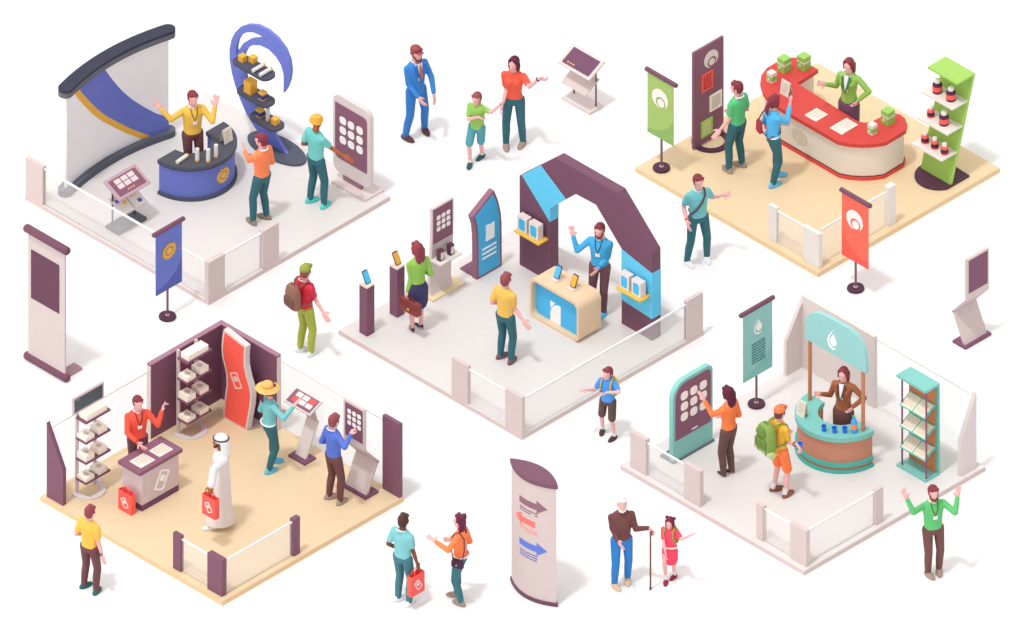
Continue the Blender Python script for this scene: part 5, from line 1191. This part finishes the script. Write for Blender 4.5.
# ================================================================ things people carry
def pack(key, name, label, col, col2, w, h, d, up=1.22, roll=None, straps=True):
    c = P[key]; U, L, F, k, root = c['U'], c['L'], c['F'], c['k'], c['root']
    o = U(0, -.125-d/2, up); T = Thing(name, label, 'backpack', o)
    m = MB(); m.loft([(o - UP*h/2, L*w*.40, F*d*.42), (o - UP*h*.46, L*w*.5, F*d*.5), (o + UP*h*.1, L*w*.5, F*d*.5), (o + UP*h*.34, L*w*.42, F*d*.44), (o + UP*h*.47, L*w*.28, F*d*.32), (o + UP*h*.5, L*w*.16, F*d*.2)], 24, .6); T.part('pack_body', m, col)
    q = o - F*d*.52 - UP*h*.16; m = MB(); m.loft([(q - UP*h*.22, L*w*.34, F*d*.14), (q - UP*h*.2, L*w*.38, F*d*.2), (q + UP*h*.12, L*w*.38, F*d*.2), (q + UP*h*.18, L*w*.3, F*d*.12)], 20, .6); T.part('front_pocket', m, col2)
    m = MB(); m.tube([q - F*d*.2 + UP*h*.08 - L*w*.3, q - F*d*.21 + UP*h*.10, q - F*d*.2 + UP*h*.08 + L*w*.3], .008, 6); m.tube([q - F*d*.2 + UP*h*-.03 - L*w*.3, q - F*d*.21 - UP*h*.03, q - F*d*.2 - UP*h*.03 + L*w*.3], .007, 6); T.part('pocket_zip', m, '#5b3f34' if roll is None else '#55702c')
    m = MB(); m.tube([o + UP*h*.47 + L*.04, o + UP*h*.56 + L*.03, o + UP*h*.56 - L*.03, o + UP*h*.47 - L*.04], .011, 6); T.part('grab_loop', m, col2)
    for s in (1, -1):
        m = MB(); P_ = [o + UP*h*.36 + L*(s*.07) + F*d*.45, U(s*.10, -.10, 1.47), U(s*.105, .0, 1.485), U(s*.105, .10, 1.42), U(s*.115, .138, 1.30), U(s*.15, .10, 1.16), U(s*.175, .0, 1.09), U(s*.13, -.13, 1.08)]
        m.tube(P_, .019*k if w > .3 else .016, 8, flat=.55); T.part('shoulder_strap', m, col2)
    if roll:
        r0 = o - UP*(h/2+.03) - F*.03; m = MB(); m.tube([r0 - L*(w*.62), r0 + L*(w*.62)], .062, 16); r_ = T.part('bed_roll', m, roll); m = MB()
        for s in (-1, 1): m.tube([r0 + L*(s*w*.3 - .015), r0 + L*(s*w*.3 + .015)], .066, 16)
        T.part('roll_strap', m, '#4f6a2c', r_)
        m = MB(); q = o - F*d*.5 + UP*h*.22; m.loft([(q - UP*.05, L*w*.3, F*.03), (q, L*w*.33, F*.045), (q + UP*.09, L*w*.22, F*.03)], 18, .7); T.part('top_pocket', m, col2)
pack('backpacker', 'backpack', 'brown backpack on the person in the green cap', '#8c6150', '#765044', .33, .46, .17, 1.24)
pack('yellowpack', 'backpack', 'yellow backpack on the boy in the blue polo', '#f2c634', '#d6b331', .26, .32, .11, 1.20)
pack('hiker', 'hiking_backpack', 'large green hiking backpack with a pale bed roll', '#7d9a44', '#66853a', .38, .50, .22, 1.27, '#c8d69a')
pack('girl', 'backpack', 'small green backpack on the girl in the red dress', '#8fb23c', '#84a838', .24, .26, .10, 1.20)
def hand(key, i): c = P[key]; sh, el, wr = c['arms'][i]; return wr + ((wr-el).normalized()*.3 - UP*.7).normalized()*.085*c['k']
h = hand('robe', 0); shopping_bag((h.x, h.y, h.z-.50), 'red shopping bag in the hand of the person in the white robe', (1, 0, 0))
h = hand('tealbag', 1); shopping_bag((h.x, h.y, h.z-.50), 'red shopping bag in the hand of the person in the teal tee', (0, 1, 0))
# briefcase
h = hand('briefwoman', 0); o = V3((h.x+.06, h.y, h.z-.17)); T = Thing('briefcase', 'brown leather briefcase held by the person in the green top', 'briefcase', o)
m = MB(); m.xz(rrect(o.x-.2, o.x+.2, o.z-.12, o.z+.12, .03), o.y-.05, o.y+.05); T.part('case_body', m, '#8a3d38'); m = MB(); decal(m, [(o.x-.2, o.z+.12), (o.x-.2, o.z+.02), (o.x-.05, o.z-.03), (o.x+.05, o.z-.03), (o.x+.2, o.z+.02), (o.x+.2, o.z+.12)][::-1], FXZ(o.y-.05), .012); T.part('flap', m, '#793230')
m = MB(); m.box(o.x-.02, o.x+.02, o.y-.072, o.y-.06, o.z-.045, o.z-.01); T.part('clasp', m, '#f0b43c'); m = MB(); m.tube([(o.x-.11, o.y, o.z+.11), (o.x-.09, o.y, o.z+.17), (o.x, o.y, o.z+.18), (o.x+.06, o.y, o.z+.17), (o.x+.08, o.y, o.z+.11)], .012, 8); T.part('case_handle', m, '#6d2b2c')
# cane
h = hand('oldman', 0); T = Thing('walking_cane', 'dark brown cane held by the elderly person', 'cane', (h.x, h.y, 0)); F = P['oldman']['F']
m = MB(); m.tube([V3((h.x, h.y, .05)), V3((h.x, h.y, h.z-.02)), V3((h.x, h.y, h.z+.03)) + F*.01, V3((h.x, h.y, h.z+.045)) + F*.05, V3((h.x, h.y, h.z+.02)) + F*.095], .015, 10); T.part('shaft', m, '#7b4a42'); m = MB(); m.lathe((h.x, h.y, 0), [(0, 0), (.02, 0), (.018, .055), (0, .055)], 14); T.part('rubber_tip', m, '#4a3436')
# purse
c = P['curly']; U = c['U']; o = U(.20, -.02, .93); T = Thing('shoulder_bag', 'small dark shoulder bag on the curly-haired person', 'bag', o); L, F = c['L'], c['F']
m = MB(); m.loft([(o - UP*.085, F*.09, L*.03), (o - UP*.06, F*.115, L*.045), (o + UP*.03, F*.11, L*.045), (o + UP*.07, F*.08, L*.03)], 18, .7); T.part('bag_body', m, '#3f2440'); m = MB(); m.ell(o + L*.047 - UP*.01, .014, .014, .014); T.part('clasp', m, '#e8c9c9')
m = MB(); m.tube([o + UP*.06 + F*.09, U(.13, .125, 1.2), U(.10, .11, 1.40), U(.10, .0, 1.485), U(.11, -.1, 1.38), U(.15, -.12, 1.18), o + UP*.06 - F*.09], .010, 8); T.part('bag_strap', m, '#3f2440')
# hiker's cup, red bag of the ponytailed person
h = hand('hiker', 1); F = P['hiker']['F']; cup(V3(h) + F*.07 - UP*.0 + UP*.0, 'blue cup held out by the hiker in the orange cap')
c = P['bluewoman']; U = c['U']; L, F = c['L'], c['F']; o = U(.13, -.17, 1.12); T = Thing('shoulder_bag', 'dark red bag hanging behind the person in the light blue sweater', 'bag', o)
m = MB(); m.loft([(o - UP*.13, L*.06, F*.025), (o - UP*.10, L*.09, F*.04), (o + UP*.08, L*.08, F*.035), (o + UP*.12, L*.05, F*.02)], 18, .7); T.part('bag_body', m, '#a82c40'); m = MB(); m.tube([o + UP*.11 + L*.03, U(.12, -.12, 1.38), U(.10, .0, 1.48), U(.03, .145, 1.3), U(-.12, .10, 1.05), U(-.12, -.11, 1.0), o - UP*.05 - L*.06], .011, 8); T.part('bag_strap', m, '#4a2436')
# ---------------------------------------------------------------- setting, light, camera
g = MB(); g.box(-40, 40, -40, 40, -.05, 0)
fl = solo('floor', None, None, g, [M('#ffffff', .9, gain=.80)], (0, 0, 0)); props(fl, kind='structure')
w = bpy.data.worlds.new('world'); bpy.context.scene.world = w; w.use_nodes = True
n = w.node_tree; bg = n.nodes['Background']
tc = n.nodes.new('ShaderNodeTexCoord'); dt = n.nodes.new('ShaderNodeVectorMath'); dt.operation = 'DOT_PRODUCT'
dt.inputs[1].default_value = V3((-.72, -.62, .3)).normalized()
mp = n.nodes.new('ShaderNodeMapRange'); mp.inputs[1].default_value = -1; mp.inputs[2].default_value = 1; mp.inputs[3].default_value = 0; mp.inputs[4].default_value = 1
rp = n.nodes.new('ShaderNodeValToRGB'); rp.color_ramp.elements[0].color = (.39, .365, .365, 1); rp.color_ramp.elements[1].color = (1.0, .958, .94, 1)
n.links.new(tc.outputs['Generated'], dt.inputs[0]); n.links.new(dt.outputs['Value'], mp.inputs[0]); n.links.new(mp.outputs[0], rp.inputs[0]); n.links.new(rp.outputs[0], bg.inputs[0])
bg.inputs[1].default_value = 1.5
def sun(name, travel, energy, angle, col):
    d = bpy.data.lights.new(name, 'SUN'); d.energy = energy; d.angle = math.radians(angle); d.color = col
    o = bpy.data.objects.new(name, d); C.objects.link(o); o.rotation_euler = V3(travel).to_track_quat('-Z', 'Y').to_euler(); o.location = (0, 0, 8)
sun('sun', (-.04, .34, -1), 1.35, 5, (.97, 1, 1))
cd = bpy.data.cameras.new('camera'); cam = bpy.data.objects.new('camera', cd); C.objects.link(cam)
cd.type = 'ORTHO'; cd.ortho_scale = 1024 / S; cd.clip_end = 200
dv = V3((1, -1, 1)).normalized(); cam.location = dv*30
cam.rotation_euler = (-dv).to_track_quat('-Z', 'Y').to_euler()
sc = bpy.context.scene; sc.camera = cam
sc.view_settings.view_transform = 'Standard'; sc.view_settings.look = 'None'; sc.view_settings.gamma = 1; sc.view_settings.exposure = 0
try: sc.view_settings.use_curve_mapping = False
except Exception: pass
